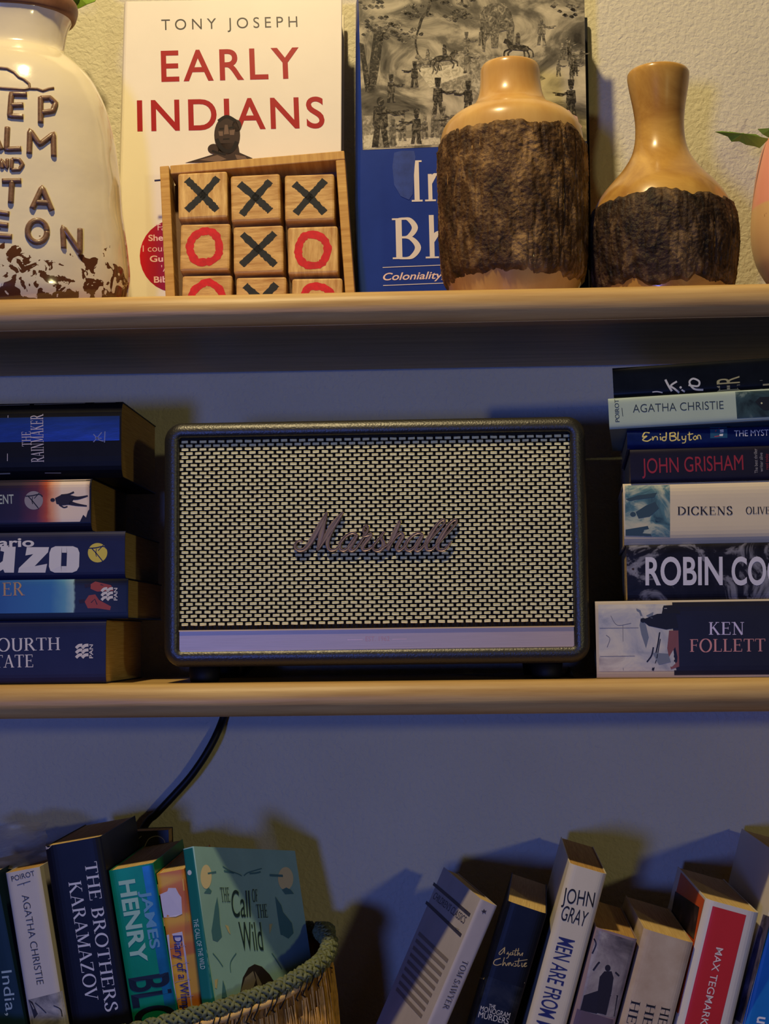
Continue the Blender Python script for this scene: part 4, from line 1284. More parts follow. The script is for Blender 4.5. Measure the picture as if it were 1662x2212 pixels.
fix_normals(mesh_obj('basket_wall', V, Fc, STRAW, bask, True))
mb = MB()
rs = random.Random(11)
for i in range(0, nr, 1):
    for q in range(9):
        j0 = rs.randint(0, LV - 5)
        fr = rs.uniform(0, 1)
        sl = rs.uniform(-0.25, 0.25)
        lf_ = rs.uniform(0.0002, 0.0012)
        pts = []
        for s_ in range(5):
            jj = min(j0 + s_, LV)
            ff_ = fr + sl * s_ * 0.5
            p = Vector(V[(i % nr) * (LV + 1) + jj]).lerp(Vector(V[((i + 1) % nr) * (LV + 1) + jj]), ff_)
            o_ = Vector((p.x - cx, p.y - cy, 0)).normalized() * lf_
            pts.append(p + o_)
        mb.tube(pts, rs.uniform(0.0003, 0.0006), 4)
tag(mb.build('loose_straw', mat('straw_strand', (214, 166, 84), 0.7, var=(200, 0.3)), bask), 'loose straw fibres on the basket wall', kind='stuff')
# pale cord and dark stitches under the rim
mb = MB()
front = [un(a, b_ + 22, c - 0.004) - bo for a, b_, c in rim_px[3:9]]
mb.tube([tuple(q) for q in catmull(front, 6)], 0.0022, 8)
mb.build('cord', mat('pale_cord', (214, 176, 112), 0.7, bump=(120, 0.6, 0.001)), bask, True)
cc = catmull([tuple(un(a, b_, c) - bo) for a, b_, c in rim_px[1:9]], 9)
for i in range(3, len(cc) - 3, 3):
    c = Vector(cc[i]) + Vector((rs.uniform(-0.002, 0.002), 0, rs.uniform(-0.001, 0.001)))
    mb = MB()
    mb.tube([c + Vector((0.002, -0.0068, -0.001)), c + Vector((0.0005, -0.0072, -0.006)), c + Vector((-0.002, -0.0060, -0.011)), c + Vector((rs.uniform(-0.003, 0.002), -0.0045, -0.0125))], 0.00042, 5)
    mb.build('dark_stitch', ink((24, 26, 22), 0.8), bask)

# ------------------------------------------------------------------ upper board: two upright hardbacks
def lean_plane(yb, deg):
    a = math.radians(deg)
    return Vector((0, yb, ZU)), Vector((0, -math.cos(a), math.sin(a)))


def hardback(label, TL, TR, BLp, yb, deg, T, jacket, boards, pages, back_extra=0.0, name='hardback_book'):
    P0, nrm = lean_plane(yb, deg)
    A, B = unplane(*TL, P0, nrm), unplane(*TR, P0, nrm)
    C = unplane(*BLp, P0, nrm)
    X = (B - A).normalized()
    Y = -nrm
    Z = X.cross(Y).normalized()
    Wd = (B - A).length
    low = min((A + X * a + Y * b).z for a in (0, Wd) for b in (0, T))
    H = (low - ZU) / Z.z - 0.0004
    root = thing(name, label, 'book', frame(A - Z * H, X, Y, Z))
    print('hardback', label[:30], Wd, H)
    c = 0.0028
    m = MB()
    m.box((0.004, 0, 0), (Wd, c, H))
    fb = m.build('front_board', jacket, root)
    m = MB()
    m.box((0.004, T - c, 0), (Wd + back_extra, T, H))
    m.build('back_board', boards, root)
    # rounded spine
    pr = []
    for i in range(13):
        a = math.pi * i / 12
        pr.append((0.0042 - 0.0042 * math.sin(a), T / 2 - T / 2 * math.cos(a)))
    pi_ = [(x + 0.0022, T / 2 + (y - T / 2) * 0.86) for x, y in pr]
    n = len(pr)
    V = [(x, y, z) for z in (0, H) for x, y in pr + pi_]
    Fc = []
    for i in range(n - 1):
        Fc += [(i, i + 1, 2 * n + i + 1, 2 * n + i), (n + i + 1, n + i, 3 * n + i, 3 * n + i + 1), (i + 1, i, n + i, n + i + 1), (2 * n + i, 2 * n + i + 1, 3 * n + i + 1, 3 * n + i)]
    Fc += [(0, 2 * n, 3 * n, n), (n - 1, 2 * n - 1, 4 * n - 1, 3 * n - 1)]
    fix_normals(mesh_obj('spine', V, Fc, jacket, root))
    m = MB()
    m.box((0.0066, c + 0.0001, 0.003), (Wd - 0.003, T - c - 0.0001, H - 0.003))
    m.build('page_block', pages, root)
    for o in root.children:
        if 'board' in o.name:
            bv = o.modifiers.new('edge', 'BEVEL')
            bv.width = 0.0006
            bv.segments = 2
    f = Face(root)
    f.par = fb
    f.H, f.W = H, Wd
    return f


PGY = mat('hardback_pages', (226, 206, 158), 0.85, var=(50, 0.3, (0.5, 60, 0.5)), bump=(50, 0.3, 0.0005, (0.5, 60, 0.5)), rgb2=(176, 148, 100))
IV = mat('ivory_jacket', (232, 222, 200), 0.34, var=(20, 0.03), bump=(10, 0.06, 0.002))
f = hardback('ivory hardback with big red and grey capitals, standing behind the wooden game tray', (262, 3), (739, -6), (278, 640), -0.052, 4.0, 0.028, IV, IV, PGY)
RED = ink((160, 18, 26), 0.35)
f.text('TONY JOSEPH', (349, 65), (643, 58), 22.5, ink((74, 68, 62), 0.35), bold=-0.004, gap=1.5, name='author_lettering')
f.text('EARLY', (349, 177), (648, 169.5), 67, RED, bold=0.012, gap=1.2, name='title_lettering')
f.text('INDIANS', (297, 284), (702, 276.5), 67, RED, bold=0.012, gap=1.15, name='title_lettering')
BZ, BZ2, BZ3 = ink((62, 48, 42), 0.3), ink((112, 90, 74), 0.3), ink((34, 28, 28), 0.3)
f.shapes('bronze_bust', BZ, [('disc', (491, 292), 28, 42), ('poly', [(470, 310), (514, 308), (518, 330), (546, 342), (540, 352), (400, 352), (440, 340), (472, 330)]), ('disc', (462, 322), 13, 11), ('disc', (512, 272), 10, 13)], 0.0004)
f.shapes('bust_shadow', BZ3, [('curve', [(468, 300), (480, 322), (500, 326), (512, 306)], 8), ('curve', [(472, 262), (490, 252), (510, 262)], 7), ('line', [(474, 279), (484, 278)], 4), ('line', [(494, 277), (505, 275)], 4), ('line', [(482, 301), (496, 300)], 3), ('curve', [(458, 326), (470, 330), (488, 334)], 5)], 0.0005)
f.shapes('bust_light', BZ2, [('poly', [(486, 270), (492, 270), (495, 290), (484, 291)]), ('poly', [(472, 284), (482, 284), (482, 294), (474, 294)]), ('poly', [(496, 282), (508, 280), (506, 292), (497, 292)]), ('poly', [(430, 346), (470, 335), (490, 344), (470, 350)]), ('poly', [(508, 334), (530, 338), (536, 346), (512, 344)])], 0.0006)
f.shapes('red_roundel', ramp_mat('roundel_print', 'X', [(f.px((300, 553))[0], (196, 22, 36)), (f.px((350, 553))[0], (150, 28, 60)), (f.px((460, 553))[0], (120, 30, 80))], 0.35), [('disc', (381, 553), 79, 79)], 0.0002)
PK = ink((236, 190, 186))
for s, x0, x1, y, bd in (("'Fascinating'", 337, 424, 498, -0.004), ('Sheldon', 321, 392, 521, 0.02), ("'I couldn't put", 304, 426, 544, -0.004), ('Gurcharan', 324, 428, 566, 0.02), ("'An epic", 349, 420, 587, -0.004), ('Bibek', 333, 388, 611, 0.02)):
    f.text(s, (x0, y), (x1, y - 2), 13.5, PK, bold=bd, name='roundel_lettering', lift=0.0004)

BL = mat('royal_blue_jacket', (34, 58, 132), 0.32, var=(20, 0.12), bump=(12, 0.05, 0.002))
f = hardback('royal blue hardback with grey battle engraving, standing behind the bark vase', (766, -8), (1263, -16), (781, 640), -0.053, 2.2, 0.040, BL, mat('dark_back_board', (18, 20, 30), 0.4), PGY, back_extra=0.006)
eng = blotch_mat('engraving_print', [(0.28, (44, 40, 34)), (0.44, (104, 98, 82)), (0.56, (170, 160, 132)), (0.72, (206, 194, 160))], 26, 0.36, (1, 1, 1.3), 12, 1.4)
f.patch('cover_engraving', eng, [(774, -20), (1262, -28), (1268, 305), (784, 324)], 0.0004, 4)
etch = lambda nm, a, b_, c: blotch_mat(nm, [(0.34, a), (0.5, b_), (0.66, c)], 260, 0.36, (1, 1, 1), 8, 1.5)
E1, E2, E3, E4 = etch('etched_dark', (30, 28, 24), (58, 53, 44), (120, 112, 92)), etch('etched_mid', (64, 59, 50), (104, 98, 82), (160, 150, 124)), etch('etched_light', (150, 142, 116), (196, 186, 154), (212, 202, 170)), etch('etched_grey', (100, 94, 78), (140, 132, 110), (186, 176, 148))


def soldier(x, y, s, flip=1, hat=True):
    q = lambda L: [(x + a * s * flip, y + b * s) for a, b in L]
    it = [('disc', (x, y - 52 * s), 5 * s, 6 * s), ('poly', q([(-9, -45), (9, -45), (11, -18), (8, -16), (-8, -16), (-11, -20)])), ('poly', q([(-8, -17), (0, -17), (-3, 12), (-12, 12)])), ('poly', q([(0, -17), (8, -17), (13, 12), (5, 12)])),
          ('line', q([(8, -40), (20, -34), (34, -36)]), 4.5 * s), ('line', q([(-4, -34), (40, -40)]), 2 * s)]
    if hat: it.append(('poly', q([(-6, -55), (-7, -68), (7, -68), (6, -55)])))
    return it


def horse(x, y, s, flip=1):
    q = lambda L: [(x + a * s * flip, y + b * s) for a, b in L]
    return [('poly', q([(-26, -20), (-10, -25), (12, -24), (24, -38), (34, -40), (38, -30), (30, -27), (24, -12), (-20, -8), (-28, -12)])), ('curve', q([(-22, -10), (-28, 4), (-22, 16)]), 4 * s), ('curve', q([(-14, -10), (-16, 4), (-12, 16)]), 4 * s),
            ('curve', q([(16, -12), (26, -2), (22, 10)]), 4 * s), ('curve', q([(20, -14), (34, -8), (36, 4)]), 4 * s), ('curve', q([(-26, -16), (-36, -8), (-38, 6)]), 3 * s),
            ('poly', q([(-4, -26), (-5, -46), (6, -46), (7, -26)])), ('disc', (x + 1 * s * flip, y - 51 * s), 4.5 * s)]


tag(f.shapes('engraved_ground', E4, [('poly', [(900, 130), (1000, 110), (1120, 130), (1180, 170), (1040, 220), (930, 190)]), ('poly', [(784, 250), (850, 250), (880, 318), (784, 322)])], 0.00047), kind='stuff')
tag(f.shapes('engraved_light', E3, [('poly', [(900, 150), (990, 138), (1010, 160), (930, 190)]), ('poly', [(786, 294), (812, 290), (812, 320), (786, 322)]), ('poly', [(850, 300), (950, 296), (952, 312), (856, 317)])], 0.00054), kind='stuff')
tag(f.shapes('engraved_trees', E1, [('poly', [(808, 70), (830, 66), (822, 130), (812, 190), (795, 200), (800, 130)]), ('poly', [(776, 92), (786, 95), (800, 180), (790, 200)]), ('curve', [(822, 90), (836, 60), (850, 52)], 6), ('curve', [(905, 62), (912, 40), (925, 22), (930, 0)], 6),
    ('curve', [(905, 62), (898, 90), (904, 120)], 4), ('curve', [(930, 0), (960, -8), (1000, -16)], 10)], 0.00061), kind='stuff')
rb = random.Random(21)
fol = []
for cx_, cy_, rx, ry, n_ in ((820, 58, 46, 26, 34), (875, 76, 40, 16, 20), (900, 26, 36, 16, 22), (985, 34, 36, 12, 20), (800, 12, 34, 14, 14), (990, 6, 40, 10, 14), (1220, 20, 30, 20, 16)):
    for _ in range(n_):
        a, r = rb.uniform(0, 6.283), rb.uniform(0, 1) ** 0.5
        x, y, w_ = cx_ + rx * r * math.cos(a), cy_ + ry * r * math.sin(a), rb.uniform(3, 8)
        fol.append(('poly', [(x - w_, y), (x - w_ * 0.3, y - w_ * 0.6), (x + w_ * 0.5, y - w_ * 0.5), (x + w_, y + w_ * 0.2), (x + w_ * 0.2, y + w_ * 0.6)]))
tag(f.shapes('engraved_foliage', E2, fol[::2], 0.00068), kind='stuff')
tag(f.shapes('engraved_foliage', E1, fol[1::2], 0.00075), kind='stuff')
fig1, fig2 = [], []
fig1 += soldier(822, 300, 1.55, 1, False) + soldier(946, 236, 1.0, 1) + soldier(900, 300, 0.95, -1) + soldier(1012, 236, 0.9, -1) + soldier(1234, 240, 1.0, -1) + soldier(845, 212, 0.75, 1) + soldier(896, 180, 0.7, -1)
fig1 += horse(1120, 118, 0.85, -1) + horse(960, 140, 0.8, 1)
fig2 += horse(925, 148, 0.75, -1) + soldier(1008, 110, 0.6, 1) + soldier(1040, 92, 0.5, 1) + soldier(1170, 88, 0.8, 1, False) + soldier(1010, 150, 0.7, 1, False)
for i in range(12):
    fig2 += soldier(1205 + rb.uniform(0, 52), 150 + rb.uniform(-40, 20), 0.45)
for i in range(7):
    fig2 += soldier(850 + i * 22 + rb.uniform(-5, 5), 290 + rb.uniform(-14, 22), rb.uniform(0.6, 0.8), rb.choice((-1, 1)))
fig2 += [('poly', [(1044, 16), (1062, 8), (1090, 8), (1104, 26), (1112, 56), (1108, 96), (1096, 96), (1094, 66), (1078, 70), (1076, 104), (1062, 104), (1060, 74), (1050, 90), (1048, 112), (1042, 110), (1040, 60), (1036, 34)])]
tag(f.shapes('engraved_figures', E2, fig2, 0.00082), kind='stuff')
tag(f.shapes('engraved_figures', E1, fig1, 0.00089), kind='stuff')
stain = mat('faded_blue_stain', (42, 65, 132), 0.5, var=(90, 0.3))
f.shapes('glue_stain', stain, [('poly', [(852, 330), (868, 326), (895, 326), (898, 340), (896, 360), (892, 420), (884, 432), (866, 424), (852, 400), (848, 360)])], 0.0006)
CRM = ink((228, 214, 190), 0.35)
f.text('In', (890, 436), (968, 434), 89, CRM, 'serif', name='title_lettering')
f.text('Bh', (849, 560), (980, 557), 88, CRM, 'serif', name='title_lettering')
f.shapes('rule', CRM, [('line', [(827, 578), (975, 572)], 1.5), ('line', [(828, 617), (975, 611)], 1.5)], 0.0006)
f.text('Coloniality,', (828, 606), (959, 602), 16, ink((240, 206, 180), 0.35), bold=0.014, shear=0.28, name='subtitle_lettering')
sc = []
for i in range(28):
    a = 2 * math.pi * i / 28
    r = 48 + (4 if i % 2 else 0)
    sc.append((1207 + r * math.cos(a), 285 + r * math.sin(a)))
f.shapes('scalloped_sticker', ink((196, 160, 158), 0.35), [('poly', sc)], 0.0010)
f.shapes('sticker_centre', ink((20, 20, 26), 0.35), [('disc', (1207, 285), 43)], 0.0012)

# ------------------------------------------------------------------ wooden noughts and crosses tray
P0, nrm = lean_plane(-0.083, 7.0)
A, B = unplane(345, 359, P0, nrm), unplane(744, 325, P0, nrm)
X = (B - A).normalized()
Y = -nrm
Z = X.cross(Y).normalized()
TW = (B - A).length
TD = 0.021
low = min((A + X * a + Y * b_).z for a in (0, TW) for b_ in (0, TD))
THt = (low - ZU) / Z.z - 0.0004
GW = wood_material('honey_pine', (208, 164, 88), (170, 120, 54), 2.0, 0.45, (3, 3, 40), 0.00032)
GWH = wood_material('honey_pine_rail', (208, 164, 88), (170, 120, 54), 2.0, 0.45, (40, 3, 3), 0.00032)
tray = thing('game_tray', 'shallow wooden tray of noughts and crosses leaning on the ivory book', 'tray', frame(A - Z * THt, X, Y, Z))
print('tray', TW, THt)
bt = 0.0064


def bevbox(name, lo, hi, m, parent, w=0.0006):
    q = MB()
    q.box(lo, hi)
    o = q.build(name, m, parent)
    bv = o.modifiers.new('edge', 'BEVEL')
    bv.width = w
    bv.segments = 2
    return o


bevbox('side_rail', (0, 0, 0), (bt, TD, THt), GW, tray)
bevbox('side_rail', (TW - bt, 0, 0), (TW, TD, THt - bt - 0.0002), GW, tray)
bevbox('top_rail', (bt + 0.0008, 0, THt - bt), (TW, TD, THt), GWH, tray)
bevbox('bottom_rail', (bt + 0.0002, 0, 0), (TW - bt - 0.0002, TD, bt), GWH, tray)
bevbox('back_panel', (bt, TD - 0.0025, bt), (TW - bt, TD, THt - bt), mat('tray_back_panel', (110, 82, 60), 0.6), tray, 0.0001)
q = MB()
q.tube([(0.001, 0.009, THt - 0.006), (-0.0055, 0.009, THt - 0.006)], 0.0007, 8)
q.build('nail', ink((70, 62, 56), 0.4, 1.0), tray)
tf = Face(tray)
cs = 0.0338
cubes = [(572, 1356, 2.6, 'x', 0), (937, 1373, 2.6, 'x', 1), (1309, 1371, 1.6, 'x', 1), (588, 1714, 0.8, 'o', 1), (956, 1729, 2.0, 'x', 1), (1332, 1733, 1.6, 'o', 0), (600, 2072, 0.6, 'o', 1), (975, 2084, 0.8, 'x', 1), (1360, 2092, 0.5, 'o', 0)]
rown = ['top', 'middle', 'bottom']
coln = ['by its nailed side', 'centre column', 'by the blue book']
xb = {0: [], 1: [], 2: []}
INKX = mat('black_paint', (34, 36, 38), 0.7, var=(200, 0.3))
INKO = mat('red_paint', (196, 20, 34), 0.6, var=(200, 0.2))
CW = [wood_material('pine_cube_upright', (226, 188, 118), (164, 114, 56), 2.5, 0.5, (26, 4, 5), 0.0009), wood_material('pine_cube_level', (222, 182, 112), (160, 110, 54), 2.5, 0.5, (5, 4, 26), 0.0009)]
for i, (cx_, cy_, ang, kind, gr) in enumerate(cubes):
    a, b_ = tf.px((260 + cx_ / 3.196, cy_ / 3.196))
    R = tray.matrix_world @ Matrix.Translation((a, 0, b_)) @ Matrix.Rotation(-math.radians(ang - 4.6), 4, 'Y')
    r_, c_ = divmod(i, 3)
    lab = 'pine cube with %s, %s row of the game tray, %s' % ('black cross' if kind == 'x' else 'red ring', rown[r_], coln[c_])
    cube = thing('game_cube', lab, 'cube', R @ Matrix.Translation((0, 0, -cs / 2)), 'cubes in the game tray')
    bevbox('wooden_cube', (-cs / 2, -0.0022, 0), (cs / 2, TD - 0.0030, cs), CW[gr], cube, 0.0016)
    cf = Face(cube, (0, -0.0022, cs / 2))
    rq = random.Random(i + 40)
    h = cs * 0.33
    if kind == 'x':
        V, Fc = [], []
        for sgn in (1, -1):
            L_ = [(-h * 0.95 + rq.uniform(-0.001, 0.001), sgn * h + rq.uniform(-0.001, 0.001)), (0, 0), (h * 0.95 + rq.uniform(-0.001, 0.001), -sgn * h + rq.uniform(-0.001, 0.001))]
            qq = catmull(L_, 14)
            v, fc = ribbon(qq, [0.0050 * rq.uniform(0.84, 1.12) for _ in qq])
            n = len(V)
            V += [cf.pt(p, 0.00025) for p in v]
            Fc += [tuple(k + n for k in t_) for t_ in fc]
        mesh_obj('painted_cross', V, Fc, INKX, cube)
    else:
        qq = [(h * 0.92 * (1 + rq.uniform(-0.06, 0.06)) * math.cos(t_), h * 1.02 * (1 + rq.uniform(-0.06, 0.06)) * math.sin(t_)) for t_ in np.linspace(0, 2 * math.pi, 13)[:-1]]
        qq = catmull(qq, 4, True)
        v, fc = ribbon(qq, [0.0054 * rq.uniform(0.82, 1.15) for _ in qq], True)
        mesh_obj('painted_ring', [cf.pt(p, 0.00025) for p in v], fc, INKO, cube)


# ------------------------------------------------------------------ vases
def px_profile(ax, Y, rows):
    """rows = [(photo y, half width in photo pixels)] -> [(r, z)] above the upper board"""
    out = []
    for y, hw in rows:
        a, b_ = un(ax(y), y, Y), un(ax(y) + hw, y, Y)
        out.append(((b_ - a).length, a.z - ZU))
    return out


def axis_line(p, q):
    return lambda y: p[0] + (q[0] - p[0]) * (y - p[1]) / (q[1] - p[1])


# -- glazed white vase
YV = -0.104
OV = 0.66
ax = axis_line((0, 0), (2, 600))
rows = [(648, 276), (600, 279), (560, 276), (500, 270), (450, 263), (380, 254), (320, 244), (250, 229), (200, 209), (170, 189), (145, 163), (128, 141), (118, 134.5), (104, 134), (80, 138), (60, 144), (46, 152)]
pr = px_profile(ax, YV, rows)
pr = [(pr[0][0] * 0.93, 0.0), (pr[0][0] * 0.975, 0.006)] + pr
pr = resample(pr, 120)
vx = un(ax(350), 350, YV).x
vase = thing('ceramic_vase', 'large glazed cream vase with raised brown lettering and chipped foot', 'vase', Matrix.Translation((vx, YV, ZU + 0.0003)))
GLZ = mat('cream_glaze', (224, 212, 182), 0.12, spec=0.6, coat=0.6, bump=(16, 0.35, 0.0045))
nt = GLZ.node_tree
bs = nt.nodes['Principled BSDF']
tc = nt.nodes.new('ShaderNodeTexCoord')
sx = nt.nodes.new('ShaderNodeSeparateXYZ')
nt.links.new(tc.outputs['Object'], sx.inputs[0])
nz = nt.nodes.new('ShaderNodeTexNoise')
nz.inputs['Scale'].default_value = 115
nz.inputs['Detail'].default_value = 4
nz.inputs['Distortion'].default_value = 0.8
nt.links.new(tc.outputs['Object'], nz.inputs['Vector'])
mr = nt.nodes.new('ShaderNodeMapRange')
mr.inputs['From Min'].default_value = 0.016
mr.inputs['From Max'].default_value = 0.050
mr.inputs['To Min'].default_value = 0.03
mr.inputs['To Max'].default_value = -0.26
nt.links.new(sx.outputs['Z'], mr.inputs['Value'])
ad = nt.nodes.new('ShaderNodeMath')
ad.operation = 'ADD'
nt.links.new(nz.outputs['Fac'], ad.inputs[0])
nt.links.new(mr.outputs[0], ad.inputs[1])
gt = nt.nodes.new('ShaderNodeMath')
gt.operation = 'GREATER_THAN'
gt.inputs[1].default_value = 0.50
nt.links.new(ad.outputs[0], gt.inputs[0])
mx = nt.nodes.new('ShaderNodeMix')
mx.data_type = 'RGBA'
nt.links.new(gt.outputs[0], mx.inputs['Factor'])
mx.inputs['A'].default_value = lin((224, 212, 182))
mx.inputs['B'].default_value = lin((92, 56, 34))
nt.links.new(mx.outputs['Result'], bs.inputs['Base Color'])
wob = lambda a, z, r: 0.0010 * noise.noise((math.cos(a) * 2.2, math.sin(a) * 2.2, z * 22)) + 0.0004 * noise.noise((math.cos(a) * 5, math.sin(a) * 5, z * 50))
inner = [(r - 0.005, z) for r, z in pr[::-1]]
inner = [(r, max(z, 0.006)) for r, z in inner if z > 0.004] + [(0.0005, 0.006)]
V, Fc = lathe([(0.0005, 0.0)] + pr + inner, 96, wob)
V = [(a, b_ * OV, c) for a, b_, c in V]
fix_normals(mesh_obj('body', V, Fc, GLZ, vase, True))
rt, zt = pr[-1]
k = rt / 152
V, Fc = lathe(resample([(rt - 0.0055, zt - 0.001), (rt + 0.0006, zt - 0.001), (160 * k, zt + 0.003), (162 * k, zt + 0.007), (158 * k, zt + 0.011), (148 * k, zt + 0.012), (rt - 0.0055, zt + 0.008), (rt - 0.0055, zt - 0.001)], 24), 80)
V = [(a, b_ * OV, c) for a, b_, c in V]
fix_normals(mesh_obj('rim', V, Fc, mat('brown_rim', (120, 82, 58), 0.4, var=(80, 0.25)), vase, True))
zr = np.array([z for r, z in pr])
rrr = np.array([r for r, z in pr])


def on_vase(px_, py_, lift=0.0):
    d_ = ray(px_, py_)
    o = Vector((vx, YV, ZU))
    t0, t1 = 0.80, (YV - CAM.y) / d_.y
    g_ = lambda t: math.hypot((CAM + d_ * t - o).x, (CAM + d_ * t - o).y / OV) - (np.interp((CAM + d_ * t - o).z, zr, rrr) + lift)
    if g_(t1) > 0:
        return None
    for _ in range(40):
        tm = (t0 + t1) / 2
        if g_(tm) > 0: t0 = tm
        else: t1 = tm
    return CAM + d_ * t1 - o


VB = mat('brown_raised_letter', (118, 86, 64), 0.42, spec=0.5, var=(500, 0.35), coat=0.15)


def vase_stroke(mbx, L, rad):
    pts = []
    for (x0, y0), (x1, y1) in zip(L, L[1:]):
        n = max(2, int(math.hypot(x1 - x0, y1 - y0) / 12))
        for s_ in range(n):
            pts.append((x0 + (x1 - x0) * s_ / n, y0 + (y1 - y0) * s_ / n))
    pts.append(L[-1])
    P = [on_vase(a / 3.252, b_ / 3.252, 0.0004) for a, b_ in pts]
    P = [p for p in P if p is not None]
    if len(P) > 1:
        mbx.tube(P, rad, 8)


def ell(cx_, cy_, rx, ry): return [(cx_ + rx * math.cos(t_), cy_ + ry * math.sin(t_)) for t_ in np.linspace(0, 2 * math.pi, 20)]


def sh(G, dx, dy=0): return [[(a + dx, b_ + dy) for a, b_ in s_] for s_ in G]


GE = [[(190, 668), (80, 665), (68, 820), (165, 825)], [(74, 745), (165, 742)]]
GP = [[(285, 690), (285, 870)], [(285, 695), (350, 692), (390, 730), (370, 785), (290, 797)]]
GL_ = [[(52, 900), (45, 1055), (150, 1050)]]
GM = [[(205, 1085), (210, 922), (278, 1020), (375, 945), (378, 1105)]]
GA = [[(225, 1470), (295, 1322), (365, 1485)], [(250, 1425), (345, 1430)]]
letters = [(GE, 2), (GP, 2), (sh(GE, -200, -6), 2), ([[(-335, 660), (-345, 815)], [(-250, 665), (-338, 735), (-250, 815)]], 2), (GL_, 2), (GM, 2), (sh(GA, -355, -425), 2),
           ([[(15, 1190), (10, 1128), (50, 1185), (52, 1122)]], 1.4), ([[(85, 1122), (80, 1196)], [(85, 1122), (135, 1125), (160, 1160), (135, 1195), (80, 1198)]], 1.4), ([[(-90, 1195), (-55, 1122), (-20, 1192)], [(-75, 1168), (-35, 1168)]], 1.4),
           ([[(15, 1277), (150, 1274)], [(84, 1277), (75, 1432)]], 2), (GA, 2), ([[(-160, 1275), (-165, 1390), (-120, 1432), (-75, 1395), (-70, 1275)]], 2),
           ([[(65, 1508), (-30, 1495), (-40, 1660), (85, 1668)], [(-35, 1578), (58, 1588)]], 2), ([ell(262, 1630, 68, 78)], 2), ([[(447, 1750), (440, 1602), (560, 1775), (562, 1612)]], 2)]
for G, w_ in letters:
    q = MB()
    for s_ in G:
        vase_stroke(q, s_, 0.00094 * w_)
    if q.v:
        q.build('raised_letter', VB, vase, True)
q = MB()
for s_ in ([(-60, 500), (0, 480), (50, 485), (100, 512), (132, 545), (165, 560), (205, 592), (208, 625), (165, 632), (0, 622), (-60, 620)], [(205, 625), (260, 628), (300, 642), (340, 628), (378, 622)]):
    vase_stroke(q, s_, 0.0009)
q.build('raised_outline', VB, vase, True)


# -- turned wood vases with bark left on
def bark_vase(label, axp, axq, Yc, rows, b0, b1, foot, wood, barkm, ragged, seed):
    ax_ = axis_line(axp, axq)
    pr_ = px_profile(ax_, Yc, rows)
    pr_ = [(pr_[0][0] * foot, 0.0)] + pr_
    pr_ = resample(pr_, 90)
    x0 = un(ax_(rows[0][0] * 0.4 + rows[-1][0] * 0.6), rows[0][0] * 0.4 + rows[-1][0] * 0.6, Yc).x
    # photo slant of the axis is the camera's; the vase itself stands upright
    root = thing('turned_vase', label, 'vase', Matrix.Translation((x0, Yc, ZU + 0.0003)))
    rt_, zt_ = pr_[-1]
    full = [(0.0005, 0.0)] + pr_ + [(rt_ - 0.0008, zt_ + 0.0014), (rt_ - 0.0030, zt_ + 0.0018), (rt_ - 0.005, zt_ + 0.0004), (rt_ - 0.0058, zt_ - 0.02), (0.0005, zt_ - 0.022)]
    V_, F_ = lathe(full, 96)
    fix_normals(mesh_obj('wood_body', V_, F_, wood, root, True))
    zs, rs_ = np.array([z for r, z in pr_]), np.array([r for r, z in pr_])
    z0, z1 = un(ax_(b1), b1, Yc - 0.047).z - ZU, un(ax_(b0), b0, Yc - 0.040).z - ZU
    seg, nz_ = 320, 170
    V_, F_ = [], []
    for i in range(nz_ + 1):
        for k_ in range(seg):
            a_ = 2 * math.pi * k_ / seg
            ca, sa = math.cos(a_), math.sin(a_)
            lo = z0 + ragged * noise.noise((ca * 2.5, sa * 2.5, seed)) + ragged * 0.5 * noise.noise((ca * 9, sa * 9, seed + 3))
            hi = z1 + ragged * noise.noise((ca * 2.5, sa * 2.5, seed + 7)) + ragged * 0.5 * noise.noise((ca * 9, sa * 9, seed + 5))
            z_ = lo + (hi - lo) * i / nz_
            e_ = min(1.0, min(i, nz_ - i) / 7.0)
            r_ = np.interp(z_, zs, rs_)
            big = noise.noise((ca * 4.0, sa * 4.0, z_ * 26 + seed))
            mid = noise.noise((ca * 13, sa * 13, z_ * 34 + seed))
            fine = noise.noise((ca * 34, sa * 34, z_ * 120 + seed))
            crack = max(0.0, 0.10 - abs(noise.noise((ca * 10 + 0.4 * mid, sa * 10, z_ * 9 + seed * 2)))) * 10
            crum = noise.noise((ca * 50, sa * 50, z_ * 520 + seed))
            dz_ = 0.0009 + e_ * (0.0006 + 0.0006 * big + 0.0008 * mid + 0.0006 * fine + 0.0005 * crum - 0.0010 * crack) - (1 - e_) * 0.0014
            V_.append(((r_ + dz_) * ca, (r_ + dz_) * sa, z_))
    for i in range(nz_):
        for k_ in range(seg):
            l_ = (k_ + 1) % seg
            F_.append((i * seg + k_, i * seg + l_, (i + 1) * seg + l_, (i + 1) * seg + k_))
    fix_normals(mesh_obj('bark', V_, F_, barkm, root, True))
    return root


def bark_mat(name, dark, mid, light):
    m = blotch_mat(name, [(0.32, dark), (0.5, mid), (0.66, light), (0.8, mid)], 75, 0.55, (1, 1, 0.5), 12, 0.8)
    nt = m.node_tree
    tc = nt.nodes.new('ShaderNodeTexCoord')
    nz = nt.nodes.new('ShaderNodeTexNoise')
    nz.inputs['Scale'].default_value = 260
    nz.inputs['Detail'].default_value = 6
    nt.links.new(tc.outputs['Object'], nz.inputs['Vector'])
    bp = nt.nodes.new('ShaderNodeBump')
    bp.inputs['Strength'].default_value = 1.0
    bp.inputs['Distance'].default_value = 0.0020
    nt.links.new(nz.outputs['Fac'], bp.inputs['Height'])
    nt.links.new(bp.outputs[0], nt.nodes['Principled BSDF'].inputs['Normal'])
    return m


